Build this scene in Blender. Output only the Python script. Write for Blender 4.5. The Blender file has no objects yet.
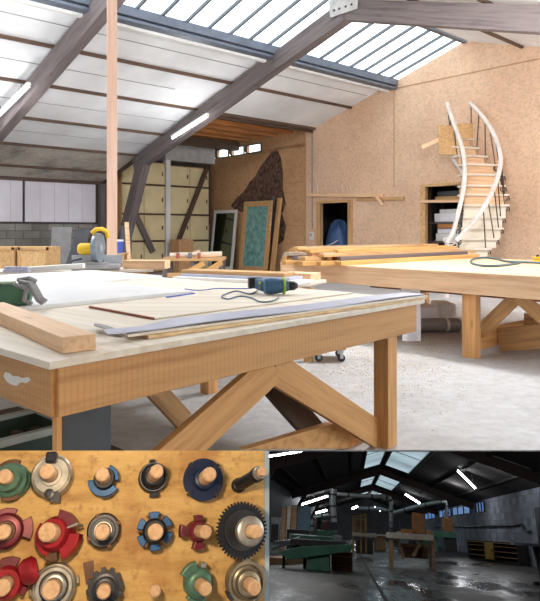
import bpy, math, random
from mathutils import Vector, Matrix
random.seed(7)
SC = bpy.context.scene
COL = SC.collection
V3 = Vector
PI = math.pi
F = 620.0                  # focal length in pixels
CX, CY = 270.0, 230.0      # principal point
EYE = V3((0, 0, 1.28))

# ---------------------------------------------------------------- camera
cd = bpy.data.cameras.new('camera'); cam = bpy.data.objects.new('camera', cd); COL.objects.link(cam)
cam.location = EYE; cam.rotation_euler = (PI/2, 0, 0)
cd.sensor_fit = 'HORIZONTAL'; cd.sensor_width = 36; cd.lens = 36*F/540
cd.shift_x = 0; cd.shift_y = -(300.5-CY)/540
cd.clip_start = .05; cd.clip_end = 500
SC.camera = cam
SC.view_settings.view_transform = 'Standard'; SC.view_settings.look = 'None'
SC.view_settings.gamma = 1; SC.view_settings.exposure = 0
SC.view_settings.use_curve_mapping = False

# ---------------------------------------------------------------- frames of reference
TH = math.radians(47.6)
U = V3((math.sin(TH), math.cos(TH), 0)); V = V3((-math.cos(TH), math.sin(TH), 0))   # along / across the workshop
G = V3((4.30, 13.68, 0))                                                            # foot of the gable under the ridge
ROOM = Matrix((U, V, V3((0, 0, 1)))).transposed()
def R(a, b, z=0): return G + U*a + V*b + V3((0, 0, z))
def ray(px, py): return V3(((px-CX)/F, 1, -(py-CY)/F))
def P(px, py, Y): return EYE + ray(px, py)*Y
def onplane(px, py, p0, n):
    d = ray(px, py); return EYE + d*((p0-EYE).dot(n)/d.dot(n))
def onz(px, py, z): return onplane(px, py, V3((0, 0, z)), V3((0, 0, 1)))
def on_a(px, py, a): return onplane(px, py, R(a, 0), U)
def on_b(px, py, b): return onplane(px, py, R(0, b), V)
def zr(b): return 5.45-.30*abs(b)

# the sunken hall: its own level frame, sloping away under the floor
hF = V3((82/F, 1, -300/F)).normalized(); hR = V3((1, -82/F, 0)).normalized(); hU = hR.cross(hF)
HM = Matrix.Translation(EYE) @ Matrix((hR, hF, hU)).transposed().to_4x4()
HMI3 = Matrix((hR, hF, hU))
EH = 1.25
def hray(px, py):
    d = HMI3 @ ray(px, py); return d/d.y
def hat(px, py, Y): return hray(px, py)*Y
def hfl(px, py):
    d = hray(px, py); return d*(-EH/d.z)

# ---------------------------------------------------------------- materials
def lin(c): 
    f = lambda v: v/12.92 if v <= .04045 else ((v+.055)/1.055)**2.4
    return tuple(f(max(0, min(255, x))/255) for x in c)+(1,)
def newmat(name):
    m = bpy.data.materials.new(name); m.use_nodes = True
    nt = m.node_tree; b = nt.nodes['Principled BSDF']
    at = nt.nodes.new('ShaderNodeAttribute'); at.attribute_name = 'gc'
    return m, nt, b, at.outputs['Vector']
def mapping(nt, v, s):
    mp = nt.nodes.new('ShaderNodeMapping'); nt.links.new(v, mp.inputs['Vector']); mp.inputs['Scale'].default_value = s
    return mp.outputs['Vector']
def noise(nt, v, scale, detail=4, rough=.6):
    n = nt.nodes.new('ShaderNodeTexNoise'); nt.links.new(v, n.inputs['Vector'])
    n.inputs['Scale'].default_value = scale; n.inputs['Detail'].default_value = detail; n.inputs['Roughness'].default_value = rough
    return n.outputs['Fac']
def ramp(nt, f, stops):
    r = nt.nodes.new('ShaderNodeValToRGB'); nt.links.new(f, r.inputs['Fac'])
    e = r.color_ramp.elements
    while len(e) < len(stops): e.new(.5)
    for i, (p, c) in enumerate(stops): e[i].position = p; e[i].color = lin(c)
    return r.outputs['Color']
def mixc(nt, f, a, b, mode='MIX'):
    m = nt.nodes.new('ShaderNodeMix'); m.data_type = 'RGBA'; m.blend_type = mode
    if hasattr(f, 'is_linked') or not isinstance(f, (int, float)): nt.links.new(f, m.inputs[0])
    else: m.inputs[0].default_value = f
    for k, x in ((6, a), (7, b)):
        if isinstance(x, tuple): m.inputs[k].default_value = lin(x)
        else: nt.links.new(x, m.inputs[k])
    return m.outputs[2]
def bump(nt, b, h, s, d=.01):
    n = nt.nodes.new('ShaderNodeBump'); n.inputs['Strength'].default_value = s; n.inputs['Distance'].default_value = d
    nt.links.new(h, n.inputs['Height']); nt.links.new(n.outputs['Normal'], b.inputs['Normal'])
def sc_(c, k): return tuple(x*k for x in c)
def paint(name, c, rough=.5, metal=0, var=.10, scale=5, bmp=0):
    m, nt, b, v = newmat(name)
    f = noise(nt, v, scale)
    nt.links.new(ramp(nt, f, [(.3, sc_(c, 1-var)), (.7, sc_(c, 1+var*.6))]), b.inputs['Base Color'])
    b.inputs['Roughness'].default_value = rough; b.inputs['Metallic'].default_value = metal
    if bmp: bump(nt, b, f, bmp)
    return m
def wood(name, c1, c2, scale=1.0, rough=.6, knots=True, saw=0):
    m, nt, b, v = newmat(name)
    f = noise(nt, mapping(nt, v, (1.0*scale, 16*scale, 16*scale)), 1.6, 6, .65)
    c = ramp(nt, f, [(.3, c2), (.52, c1), (.75, tuple(min(255, x*1.07) for x in c1))])
    if knots:
        vo = nt.nodes.new('ShaderNodeTexVoronoi'); nt.links.new(mapping(nt, v, (1.3*scale, 5*scale, 5*scale)), vo.inputs['Vector']); vo.inputs['Scale'].default_value = 1.0
        k = ramp(nt, vo.outputs['Distance'], [(.03, (200, 200, 200)), (.10, (0, 0, 0))])
        c = mixc(nt, k, c, sc_(c2, .72))
    if saw:   # marks of the saw across the board
        wv = nt.nodes.new('ShaderNodeTexWave'); nt.links.new(v, wv.inputs['Vector']); wv.inputs['Scale'].default_value = saw; wv.inputs['Distortion'].default_value = 1.5
        c = mixc(nt, ramp(nt, wv.outputs['Fac'], [(.55, (0, 0, 0)), (.95, (110, 110, 110))]), c, sc_(c2, .8))
    nt.links.new(c, b.inputs['Base Color']); b.inputs['Roughness'].default_value = rough
    bump(nt, b, f, .12, .004)
    return m
def osb(name, c, var=.10, scale=1.0):
    m, nt, b, v = newmat(name)
    vo = nt.nodes.new('ShaderNodeTexVoronoi'); nt.links.new(mapping(nt, v, (26*scale, 26*scale, 50*scale)), vo.inputs['Vector']); vo.inputs['Scale'].default_value = 1
    sp = nt.nodes.new('ShaderNodeSeparateColor'); nt.links.new(vo.outputs['Color'], sp.inputs['Color'])
    c1 = ramp(nt, sp.outputs['Red'], [(.0, sc_(c, 1-var)), (.5, c), (1, tuple(min(255, x*(1+var*.35)) for x in c))])
    f = noise(nt, v, .8, 5)
    g = ramp(nt, f, [(.3, (238, 230, 226)), (.65, (255, 255, 255))])
    nt.links.new(mixc(nt, 1.0, c1, g, 'MULTIPLY'), b.inputs['Base Color']); b.inputs['Roughness'].default_value = .75
    return m
def concrete(name, stops, scale=1.2, rough=(.5, .8), spec=.3):
    m, nt, b, v = newmat(name)
    f = noise(nt, v, scale, 8, .7); f2 = noise(nt, v, scale*14, 4)
    c = ramp(nt, f, stops); c = mixc(nt, .22, c, ramp(nt, f2, [(.35, (150, 140, 130)), (.6, (255, 255, 255))]), 'MULTIPLY')
    nt.links.new(c, b.inputs['Base Color'])
    mr = nt.nodes.new('ShaderNodeMapRange'); nt.links.new(f, mr.inputs['Value'])
    mr.inputs['From Min'].default_value = .35; mr.inputs['From Max'].default_value = .65
    mr.inputs['To Min'].default_value = rough[0]; mr.inputs['To Max'].default_value = rough[1]
    nt.links.new(mr.outputs['Result'], b.inputs['Roughness']); b.inputs['Specular IOR Level'].default_value = spec
    bump(nt, b, f2, .1, .004)
    return m
def blocks(name, c, mortar, sx=.44, sz=.21):
    m, nt, b, v = newmat(name)
    s = nt.nodes.new('ShaderNodeSeparateXYZ'); nt.links.new(v, s.inputs[0])
    cb = nt.nodes.new('ShaderNodeCombineXYZ'); nt.links.new(s.outputs['X'], cb.inputs['X']); nt.links.new(s.outputs['Z'], cb.inputs['Y'])
    br = nt.nodes.new('ShaderNodeTexBrick'); nt.links.new(cb.outputs[0], br.inputs['Vector'])
    br.inputs['Scale'].default_value = 1; br.inputs['Brick Width'].default_value = sx; br.inputs['Row Height'].default_value = sz
    br.inputs['Mortar Size'].default_value = .012
    br.inputs['Color1'].default_value = lin(sc_(c, 1.1)); br.inputs['Color2'].default_value = lin(sc_(c, .85)); br.inputs['Mortar'].default_value = lin(mortar)
    f = noise(nt, v, .9, 6)
    nt.links.new(mixc(nt, .45, br.outputs['Color'], ramp(nt, f, [(.3, (120, 115, 110)), (.65, (255, 255, 255))]), 'MULTIPLY'), b.inputs['Base Color'])
    b.inputs['Roughness'].default_value = .85
    return m
def emit(name, c, s, var=0, scale=1):
    m, nt, b, v = newmat(name)
    b.inputs['Base Color'].default_value = lin(c); b.inputs['Emission Strength'].default_value = s
    b.inputs['Emission Color'].default_value = lin(c)
    if var: nt.links.new(ramp(nt, noise(nt, v, scale), [(.35, sc_(c, 1-var)), (.65, c)]), b.inputs['Emission Color'])
    return m
def glassy(name, tint, fac):
    m = bpy.data.materials.new(name); m.use_nodes = True; nt = m.node_tree
    nt.nodes.remove(nt.nodes['Principled BSDF'])
    t = nt.nodes.new('ShaderNodeBsdfTransparent'); t.inputs['Color'].default_value = lin(tint)
    g = nt.nodes.new('ShaderNodeBsdfGlossy'); g.inputs['Roughness'].default_value = .08
    mx = nt.nodes.new('ShaderNodeMixShader'); mx.inputs[0].default_value = fac
    nt.links.new(t.outputs[0], mx.inputs[1]); nt.links.new(g.outputs[0], mx.inputs[2])
    nt.links.new(mx.outputs[0], nt.nodes['Material Output'].inputs['Surface'])
    return m

# ---------------------------------------------------------------- mesh builder
class MB:
    def __init__(s, xf=None):
        s.v = []; s.f = []; s.g = []; s.m = []; s.xf = xf
    def add(s, pts, faces, gcs=None, m=0, off=True):
        b = len(s.v); o = V3((random.uniform(0, 40), random.uniform(0, 40), random.uniform(0, 40))) if off else V3((0, 0, 0))
        for i, p in enumerate(pts):
            p = V3(p); s.g.append(V3(gcs[i] if gcs else p)+o); s.v.append(s.xf @ p if s.xf else p)
        for f in faces: s.f.append([b+i for i in f]); s.m.append(m)
        return s
    BF = [(0, 2, 3, 1), (4, 5, 7, 6), (0, 1, 5, 4), (2, 6, 7, 3), (0, 4, 6, 2), (1, 3, 7, 5)]
    def box(s, c, size, rot=None, m=0, off=True, taper=1.0):
        c = V3(c); pts = []; gs = []; od = sorted(range(3), key=lambda i: -size[i])   # grain follows the longest side
        for x in (-.5, .5):
            for y in (-.5, .5):
                for z in (-.5, .5):
                    k = taper if z > 0 else 1
                    l = V3((x*size[0]*k, y*size[1]*k, z*size[2])); gs.append(V3((l[od[0]], l[od[1]], l[od[2]])) if off else l+c)
                    pts.append(c+(rot @ l if rot else l))
        return s.add(pts, s.BF, gs, m, off)
    def bar(s, p0, p1, w, h, up=(0, 0, 1), m=0, ext=0):
        p0, p1 = V3(p0), V3(p1); x = (p1-p0).normalized(); up = V3(up)
        y = up.cross(x)
        if y.length < 1e-4: y = V3((0, 1, 0)).cross(x)
        y.normalize(); z = x.cross(y); L = (p1-p0).length+2*ext
        rot = Matrix((x, y, z)).transposed()
        return s.box((p0+p1)/2, (L, w, h), rot, m)
    def prism(s, poly, ex, m=0, off=True, gc=None):
        n = len(poly); poly = [V3(p) for p in poly]; ex = V3(ex)
        pts = poly+[p+ex for p in poly]
        fs = [list(range(n))[::-1], list(range(n, 2*n))]+[(i, (i+1) % n, n+(i+1) % n, n+i) for i in range(n)]
        return s.add(pts, fs, gc, m, off)
    def tube(s, pts, r, n=8, m=0, closed=False, caps=True):
        pts = [V3(p) for p in pts]; N = len(pts); rr = r if isinstance(r, (list, tuple)) else [r]*N
        vs = []; gs = []; fs = []; L = 0; prev = None
        for i, p in enumerate(pts):
            a = pts[i-1] if (i > 0 or closed) else p; c = pts[(i+1) % N] if (i < N-1 or closed) else p
            t = (c-a).normalized()
            if prev is None:
                y = V3((0, 0, 1)).cross(t)
                if y.length < 1e-3: y = V3((0, 1, 0)).cross(t)
            else: y = prev-t*prev.dot(t)
            y.normalize(); prev = y; z = t.cross(y)
            if i: L += (p-pts[i-1]).length
            for k in range(n):
                an = 2*PI*k/n; q = y*math.cos(an)*rr[i]+z*math.sin(an)*rr[i]
                vs.append(p+q); gs.append(V3((L, math.cos(an)*rr[i], math.sin(an)*rr[i])))
        for i in range(N if closed else N-1):
            j = (i+1) % N
            for k in range(n): fs.append((i*n+k, i*n+(k+1) % n, j*n+(k+1) % n, j*n+k))
        if caps and not closed: fs += [list(range(n))[::-1], list(range((N-1)*n, N*n))]
        return s.add(vs, fs, gs, m)
    def frame(s, ax):
        z = V3(ax).normalized(); x = V3((0, 0, 1)).cross(z)
        if x.length < 1e-3: x = V3((1, 0, 0))
        x.normalize(); return x, z.cross(x), z
    def lathe(s, o, ax, prof, n=24, m=0, hole=False):
        x, y, z = s.frame(ax); o = V3(o); vs = []; gs = []; fs = []; N = len(prof)
        for r, h in prof:
            for k in range(n):
                a = 2*PI*k/n; l = V3((r*math.cos(a), r*math.sin(a), h)); gs.append(V3((h, l.x, l.y))); vs.append(o+x*l.x+y*l.y+z*l.z)
        for i in range(N if hole else N-1):
            j = (i+1) % N
            for k in range(n): fs.append((i*n+k, i*n+(k+1) % n, j*n+(k+1) % n, j*n+k))
        if not hole: fs += [list(range(n))[::-1], list(range((N-1)*n, N*n))]
        return s.add(vs, fs, gs, m)
    def gear(s, o, ax, radii, h0, h1, m=0, rot=0, bore=.01):
        """a toothed disc: radii is the outline radius at each of its steps round the circle"""
        x, y, z = s.frame(ax); n = len(radii); poly = []
        for k, r in enumerate(radii):
            a = 2*PI*k/n+rot; poly.append(V3(o)+x*(r*math.cos(a))+y*(r*math.sin(a))+z*h0)
        ex = z*(h1-h0); inn = [V3(o)+x*(bore*math.cos(2*PI*k/n+rot))+y*(bore*math.sin(2*PI*k/n+rot))+z*h0 for k in range(n)]
        pts = poly+[p+ex for p in poly]+inn+[p+ex for p in inn]; fs = []
        for i in range(n):
            j = (i+1) % n; fs += [(i, j, n+j, n+i), (i, 2*n+i, 2*n+j, j), (n+i, n+j, 3*n+j, 3*n+i), (2*n+i, 3*n+i, 3*n+j, 2*n+j)]
        return s.add(pts, fs, None, m)
    def ball(s, c, r, rot=None, m=0, n=14):
        c = V3(c); r = (r, r, r) if not isinstance(r, (tuple, list)) else r; vs = []; fs = []; k2 = n//2
        for i in range(k2+1):
            t = PI*i/k2
            for k in range(n):
                a = 2*PI*k/n; l = V3((r[0]*math.sin(t)*math.cos(a), r[1]*math.sin(t)*math.sin(a), r[2]*math.cos(t)))
                vs.append(c+(rot @ l if rot else l))
        for i in range(k2):
            for k in range(n): fs.append((i*n+k, (i+1)*n+k, (i+1)*n+(k+1) % n, i*n+(k+1) % n))
        return s.add(vs, fs, None, m)
    def grid(s, fn, nu, nv, th=0, m=0, nrm=None):
        vs = []; gs = []; fs = []
        for i in range(nu+1):
            for j in range(nv+1):
                p = V3(fn(i/nu, j/nv)); vs.append(p); gs.append(p)
        for i in range(nu):
            for j in range(nv):
                a = i*(nv+1)+j; fs.append((a, a+nv+1, a+nv+2, a+1))
        if th:
            k = len(vs); d = V3(nrm or (0, 0, -1))*th
            vs += [v+d for v in vs]; gs += gs; fs += [tuple(k+i for i in f[::-1]) for f in list(fs)]
            rim = [i*(nv+1) for i in range(nu+1)]+[nu*(nv+1)+j for j in range(1, nv+1)]+[i*(nv+1)+nv for i in range(nu-1, -1, -1)]+[j for j in range(nv-1, 0, -1)]
            for q in range(len(rim)):
                a, b = rim[q], rim[(q+1) % len(rim)]; fs.append((b, a, k+a, k+b))
        return s.add(vs, fs, gs, m)
    def build(s, name, mats, parent=None, bevel=0, smooth=False):
        mats = mats if isinstance(mats, (list, tuple)) else [mats]
        if parent is not None:
            o = parent
            while o.parent: o = o.parent
            loc = o.location.copy()
        else:
            n = len(s.v); loc = V3((sum(p.x for p in s.v)/n, sum(p.y for p in s.v)/n, min(p.z for p in s.v)))
        me = bpy.data.meshes.new(name); me.from_pydata([p-loc for p in s.v], [], s.f)
        at = me.attributes.new('gc', 'FLOAT_VECTOR', 'POINT')
        at.data.foreach_set('vector', [c for g in s.g for c in g])
        for m in mats: me.materials.append(m)
        me.polygons.foreach_set('material_index', s.m)
        import bmesh
        bm = bmesh.new(); bm.from_mesh(me); bmesh.ops.recalc_face_normals(bm, faces=bm.faces); bm.to_mesh(me); bm.free()
        if smooth:
            me.polygons.foreach_set('use_smooth', [True]*len(me.polygons))
            if hasattr(me, 'set_sharp_from_angle'): me.set_sharp_from_angle(angle=math.radians(38))
        ob = bpy.data.objects.new(name, me); COL.objects.link(ob)
        if parent is not None: ob.parent = parent
        else: ob.location = loc
        if bevel:
            bv = ob.modifiers.new('bevel', 'BEVEL'); bv.width = bevel; bv.segments = 2; bv.limit_method = 'ANGLE'
        return ob

def tag(o, label, cat, group=None, kind=None):
    o['label'] = label; o['category'] = cat
    if group: o['group'] = group
    if kind: o['kind'] = kind
    return o
def thing(name, label, cat, loc, group=None):
    o = bpy.data.objects.new(name, None); COL.objects.link(o); o.location = V3(loc); o.empty_display_size = .1
    return tag(o, label, cat, group)
def struct(o):
    o['kind'] = 'structure'; return o
def lab(o, l): o['label'] = l; return o
# ================================================================ materials
M_white = paint('white_board', (230, 230, 227), .55, var=.05, scale=1.2)
M_roof = paint('roof_board', (236, 238, 240), .7, var=.09, scale=.55)
M_melamine = paint('white_melamine', (240, 242, 244), .35, var=.03)
M_osb = osb('gable_osb', (224, 190, 160), .07)
M_osb2 = osb('osb_sheet', (214, 174, 122), .12)
M_brown = osb('brown_board', (198, 156, 114), .08, .6)
M_stain = paint('dark_scorched_patch', (88, 66, 54), .95, var=.7, scale=9, bmp=.5)
M_floor = concrete('pale_concrete', [(.3, (164, 161, 158)), (.5, (188, 187, 187)), (.7, (202, 203, 205))], .8, (.55, .75))
M_darkc = paint('dark_concrete', (60, 60, 62), .8)
M_block = blocks('grey_blockwork', (150, 148, 142), (110, 108, 104))
M_oldwood = wood('old_grey_timber', (106, 96, 95), (76, 68, 68), .7, .8)
M_purlin = wood('brown_purlin', (98, 76, 62), (70, 54, 44), .7, .8)
M_orange = wood('orange_joist', (196, 132, 76), (150, 96, 54))
M_darkwood = wood('dark_timber', (84, 64, 52), (54, 42, 36))
M_steel = paint('blue_grey_steel', (106, 114, 128), .45, .3)
M_bar = paint('grey_glazing_bar', (92, 98, 104), .5, .2)
M_pine = wood('table_pine', (212, 160, 102), (184, 128, 72), 1.0)
M_pine2 = wood('apron_pine', (200, 151, 97), (172, 122, 72), .8, saw=13)
M_pale = wood('pale_pine', (231, 193, 154), (210, 162, 120), 1.0)
M_pink = wood('pinkish_timber', (234, 200, 180), (216, 176, 154), .6, knots=False)
M_ply = wood('pale_ply', (229, 219, 202), (212, 198, 176), .5, .6, knots=False)
M_plyedge = wood('tan_ply', (226, 196, 150), (204, 168, 118), .6, knots=False)
M_honey = wood('honey_timber', (204, 156, 92), (168, 120, 66), .6, knots=False)
M_tan = wood('tan_timber', (200, 158, 108), (160, 118, 76), .7, knots=False)
M_redbrown = wood('red_brown_timber', (140, 76, 52), (104, 56, 40), .7, knots=False)
M_lilac = paint('lilac_laminate', (186, 188, 206), .4, var=.05)
M_greylam = paint('grey_laminate', (150, 148, 150), .45, var=.08)
M_dkgrey = paint('dark_grey_board', (74, 78, 84), .6, var=.12)
M_black = paint('black_plastic', (28, 28, 30), .5)
M_bluetool = paint('dark_blue_tool', (52, 92, 124), .45)
M_green = paint('green_paint', (78, 124, 96), .45, var=.12)
M_lime = paint('lime_paint', (150, 190, 60), .5)
M_yellow = paint('yellow_plastic', (236, 190, 40), .45)
M_alu = paint('aluminium', (190, 194, 200), .4, .5)
M_guard = paint('blue_grey_guard', (138, 150, 162), .35, .4)
M_cream = paint('cream_board', (222, 206, 162), .65, var=.07, scale=1.5)
M_greyplas = paint('grey_render', (184, 182, 180), .8)
M_teal = paint('teal_hose', (60, 96, 104), .5)
M_blue = paint('blue_cable', (70, 96, 190), .5)
M_sheet = paint('white_plastic_sheet', (242, 242, 250), .35, var=.05)
M_rail = paint('white_rail', (228, 218, 210), .4)
M_iron = paint('dark_iron', (70, 66, 66), .5, .4)
M_crate = paint('dark_green_crate', (46, 62, 54), .5)
M_crateW = paint('pale_crate_rim', (170, 176, 172), .5)
M_red = paint('red_plastic', (190, 50, 40), .5)
M_dust = wood('sawdust', (224, 206, 178), (190, 166, 134))
M_tube = emit('lit_tube', (250, 250, 255), 9)
M_sky = glassy('skylight_glass', (246, 250, 252), .05)
M_glass = glassy('door_glass', (150, 190, 185), .18)
M_frost = paint('teal_frosted_glass', (112, 160, 156), .15, var=.25, scale=7)

# ================================================================ main workshop shell
# floor: main slab, the strip beside the opening where the tool board and camera stand, and the far side of the opening
m = MB(); ye = 3.607; CH = (CY-450)/F   # the slab's nosing is undercut
def slab(poly, t=.25):
    m.prism([(x, y, -t) for x, y in poly], (0, 0, t), off=False)
m.add([(-16, ye, 0), (16, ye, 0), (16, 30, 0), (-16, 30, 0), (-16, ye, -.006), (16, ye, -.006), (16, ye+.7, -.26), (-16, ye+.7, -.26), (16, 30, -.26), (-16, 30, -.26)],
      [(0, 1, 2, 3), (0, 4, 5, 1), (4, 7, 6, 5), (7, 9, 8, 6), (3, 2, 8, 9), (0, 3, 9, 7, 4), (1, 5, 6, 8, 2)], None, 0, False)
slab([(-16, -5), (-.02, -5), (-.02, ye-.001), (-16, ye-.001)])
slab([(3.2, -5), (16, -5), (16, ye-.001), (3.2, ye-.001)])
slab([(-.02, -5), (3.2, -5), (3.2, -.8), (-.02, -.8)])
struct(m.build('floor', M_floor))
# pit below the opening
m = MB()
m.box((-.12, 2.6, -2.2), (.16, 7.0, 4.0)); m.box((3.3, 2.6, -2.2), (.16, 7.0, 4.0)); m.box((1.6, 2.6, -4.2), (3.6, 7.4, .16)); m.box((1.6, -.88, -2.2), (3.6, .16, 4.0))
struct(m.build('wall_pit', M_darkc))

# gable wall in the plane a = 0
m = MB()
def gwall(mb, strips, th=.12):
    for b0, z0, t0, b1, z1, t1 in strips:
        poly = [(b0, z0), (b1, z1), (b1, t1), (b0, t0)]
        mb.prism([R(0, b, z) for b, z in poly], U*th, off=False, gc=[V3((b, z, 0)) for b, z in poly]+[V3((b, z, .1)) for b, z in poly])
gwall(m, [(-9.4, 0, zr(9.4), 0, 0, zr(0)), (0, 0, zr(0), .075, 0, zr(.075)), (.075, 2.28, zr(.075), 1.03, 2.28, zr(1.03)), (1.03, 0, zr(1.03), 3.30, 0, zr(3.3)),
          (3.30, 2.0, zr(3.3), 4.36, 2.0, zr(4.36)), (4.36, 0, zr(4.36), 4.9, 0, zr(4.9))])
struct(m.build('wall_gable', M_osb))
m = MB()
gwall(m, [(4.9, 0, 3.72, 9.4, 0, 3.62), (4.9, 3.62, 4.15, 6.75, 3.62, 4.15), (6.75, 3.90, 4.15, 9.4, 3.90, 4.15)] +
      [(b, 3.62, 3.90, b+w, 3.72, 3.90) for b, w in ((7.45, .1), (8.2, .12), (8.95, .45))])
struct(m.build('wall_gable_extension', M_brown))
for i, (b0, b1) in enumerate(((6.75, 7.45), (7.55, 8.2), (8.32, 8.95))):
    g = MB(); g.prism([R(.06, b0, 3.62), R(.06, b1, 3.62), R(.06, b1, 3.90), R(.06, b0, 3.90)], U*.01)
    w = struct(g.build('window_%d' % (i+1), M_sky))
    f = MB()
    for z in (3.63, 3.89): f.bar(R(-.01, b0, z), R(-.01, b1, z), .05, .03)
    for b in (b0+.015, b1-.015): f.bar(R(-.01, b, 3.62), R(-.01, b, 3.90), .05, .03, up=U)
    f.build('window_frame', M_bar, w)
# seams between the sheets and the dark patch left on the wall
m = MB()
for z, b0, b1 in ((4.72, -6.5, 2.4), (2.62, 4.9, 6.5), (1.4, 4.9, 9.3), (2.62, 8.2, 9.3)):
    m.bar(R(-.004, b0, z), R(-.004, b1, z), .008, .025)
for b, z0, z1 in ((1.9, 2.3, 4.7), (-2.5, 0, 4.7), (4.9, 0, 3.9)): m.bar(R(-.004, b, z0), R(-.004, b, z1), .008, .02, up=U)
struct(m.build('trim_seams', wood('seam_strip', (176, 138, 100), (150, 116, 84))))
m = MB(); m.tube([R(-.02, 4.63, 1.3), R(-.02, 4.63, 3.95)], .018)
struct(m.build('trim_conduit', paint('grey_conduit', (150, 146, 142), .5)))
pp = [(231, 206), (238, 197), (244, 192), (250, 182), (256, 176), (260, 168), (266, 160), (272, 152), (278, 150), (281, 158), (283, 172), (283, 188), (286, 204), (282, 214), (286, 226), (284, 240), (277, 246), (276, 222), (270, 205), (262, 201), (252, 208), (243, 212), (236, 210)]
m = MB(); m.prism([on_a(x, y, -.002) for x, y in pp], -U*.02, off=False)
struct(m.build('wall_gable_patch', M_stain))

# back room behind the two doorways
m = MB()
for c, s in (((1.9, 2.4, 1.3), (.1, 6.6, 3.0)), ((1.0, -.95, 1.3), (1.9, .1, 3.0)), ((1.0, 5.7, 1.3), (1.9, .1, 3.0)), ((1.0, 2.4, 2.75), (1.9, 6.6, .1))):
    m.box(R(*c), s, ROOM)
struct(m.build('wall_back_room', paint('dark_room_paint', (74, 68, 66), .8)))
for i, (b0, b1, zt) in enumerate(((3.30, 4.36, 2.0), (.075, 1.03, 2.28))):
    m = MB()
    for b in (b0-.03, b1+.03): m.bar(R(-.01, b, 0), R(-.01, b, zt+.06), .06, .14, up=V)
    m.bar(R(-.01, b0, zt+.03), R(-.01, b1, zt+.03), .14, .06)
    struct(m.build('door_%d' % (i+1), M_tan if i == 0 else M_osb2))

# left side wall
m = MB()
m.box(R(-9.5, 9.44, .72), (19, .2, 1.44), ROOM, off=False)
struct(m.build('wall_left', M_block))
m = MB()
m.box(R(-9.95, 9.44, 2.09), (12.0, .2, 1.30), ROOM); m.box(R(-1.9, 9.44, 2.79), (4.1, .2, 2.70), ROOM)
m.box(R(-13.8, 9.44, 2.09), (6, .2, 1.3), ROOM)
struct(m.build('wall_left_upper', paint('dark_wall_lining', (70, 64, 62), .8)))
m = MB(); m.bar(R(-16, 9.3, 2.66), R(-3.9, 9.3, 2.66), .1, .16)
struct(m.build('trim_wall_plate', M_darkwood))
# white boards fixed on the left wall
b_ = 9.30
for i, (x0, x1, l) in enumerate(((-40, 22.5, 'white wall board above the blockwork, cut off by the left edge'), (25, 95.5, 'wide white wall board above the blockwork beside the timber post'))):
    m = MB(); q0, q1 = on_b(x0, 222, b_), on_b(x1, 225, b_)
    m.prism([V3((q0.x, q0.y, 1.50)), V3((q1.x, q1.y, 1.50)), V3((q1.x, q1.y, 2.62)), V3((q0.x, q0.y, 2.62))], V*.025)
    o = m.build('wall_panel', paint('pale_lilac_board', (226, 222, 234), .5, var=.05, scale=1) if i == 0 else bpy.data.materials['pale_lilac_board'])
    struct(o); o['label'] = l
    n = MB(); dv = (q1-q0)/5
    for k in range(1, 5):
        q = q0+dv*k; n.bar(V3((q.x, q.y, 1.5)), V3((q.x, q.y, 2.62)), .012, .012, up=V)
    n.build('panel_joint', paint('panel_joint', (196, 192, 206), .6) if i == 0 else bpy.data.materials['panel_joint'], o)

m = MB(); m.box(R(-16.6, 0, 2.5), (.2, 19, 5.0), ROOM); m.box(R(-13.2, -9.5, 1.6), (6.6, .2, 3.2), ROOM); struct(m.build('wall_back', M_white))
# roof: boarded slopes, purlins, trusses, skylight
m = MB()
def rquad(a0, a1, b0, b1, t=.08, lift=0):
    pts = [R(a, b, zr(b)+lift) for a, b in ((a0, b0), (a1, b0), (a1, b1), (a0, b1))]
    m.prism(pts, V3((0, 0, t)), off=False)
rquad(-18, -3.9, 2.0, 7.25); rquad(-3.9, .12, 2.0, 4.6)
struct(m.build('ceiling_left', M_roof))
m = MB(); rquad(-18, -3.9, 7.25, 9.5); struct(m.build('ceiling_left_lower', concrete('stained_roof_board', [(.3, (120, 112, 102)), (.5, (196, 190, 178)), (.7, (222, 216, 204))], 1.1)))
m = MB(); rquad(-18, .12, -9.5, -.12)
struct(m.build('ceiling_right', M_roof))
m = MB()
m.prism([R(-3.9, 4.6, 4.12), R(.1, 4.6, 4.12), R(.1, 9.5, 4.12), R(-3.9, 9.5, 4.12)], V3((0, 0, .08)), off=False)
m.prism([R(-3.9, 4.55, 4.2), R(-3.9, 9.5, 4.2), R(-3.9, 9.5, 2.5), R(-3.9, 4.55, 4.0)], U*.05, off=False)
struct(m.build('ceiling_extension', M_darkwood))
for k in range(6):
    m = MB(); b = 4.85+k*.62
    m.bar(R(-3.8, b, 4.06), R(0, b, 4.06), .10, .11)
    struct(m.build('trim_joist', M_orange, bevel=.004))
m = MB(); m.bar(R(-3.8, 7.9, 3.90), R(0, 7.9, 3.90), .2, .26); m.bar(R(-3.75, 4.6, 4.02), R(-.05, 4.6, 4.02), .06, .14)
struct(m.build('beam_extension', M_darkwood))
for b in (3.25, 4.54, 5.94, 7.25, 8.5, -1.3, -2.6, -3.9, -5.2, -6.5):
    m = MB(); a1 = -3.95 if b > 4.6 else 0
    m.bar(R(-16, b, zr(b)-.025), R(a1, b, zr(b)-.025), .055, .06, up=V3((0, 0, 1)))
    struct(m.build('trim_purlin', M_purlin))
m = MB()
for b, a0, a1 in ((2.65, -16, -4), (3.9, -11, -5), (5.25, -16, -4), (6.6, -16, -4), (2.65, -3.9, -.1)): m.bar(R(a0, b, zr(b)-.004), R(a1, b, zr(b)-.004), .016, .012)
struct(m.build('trim_board_joints', M_greylam))
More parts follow.
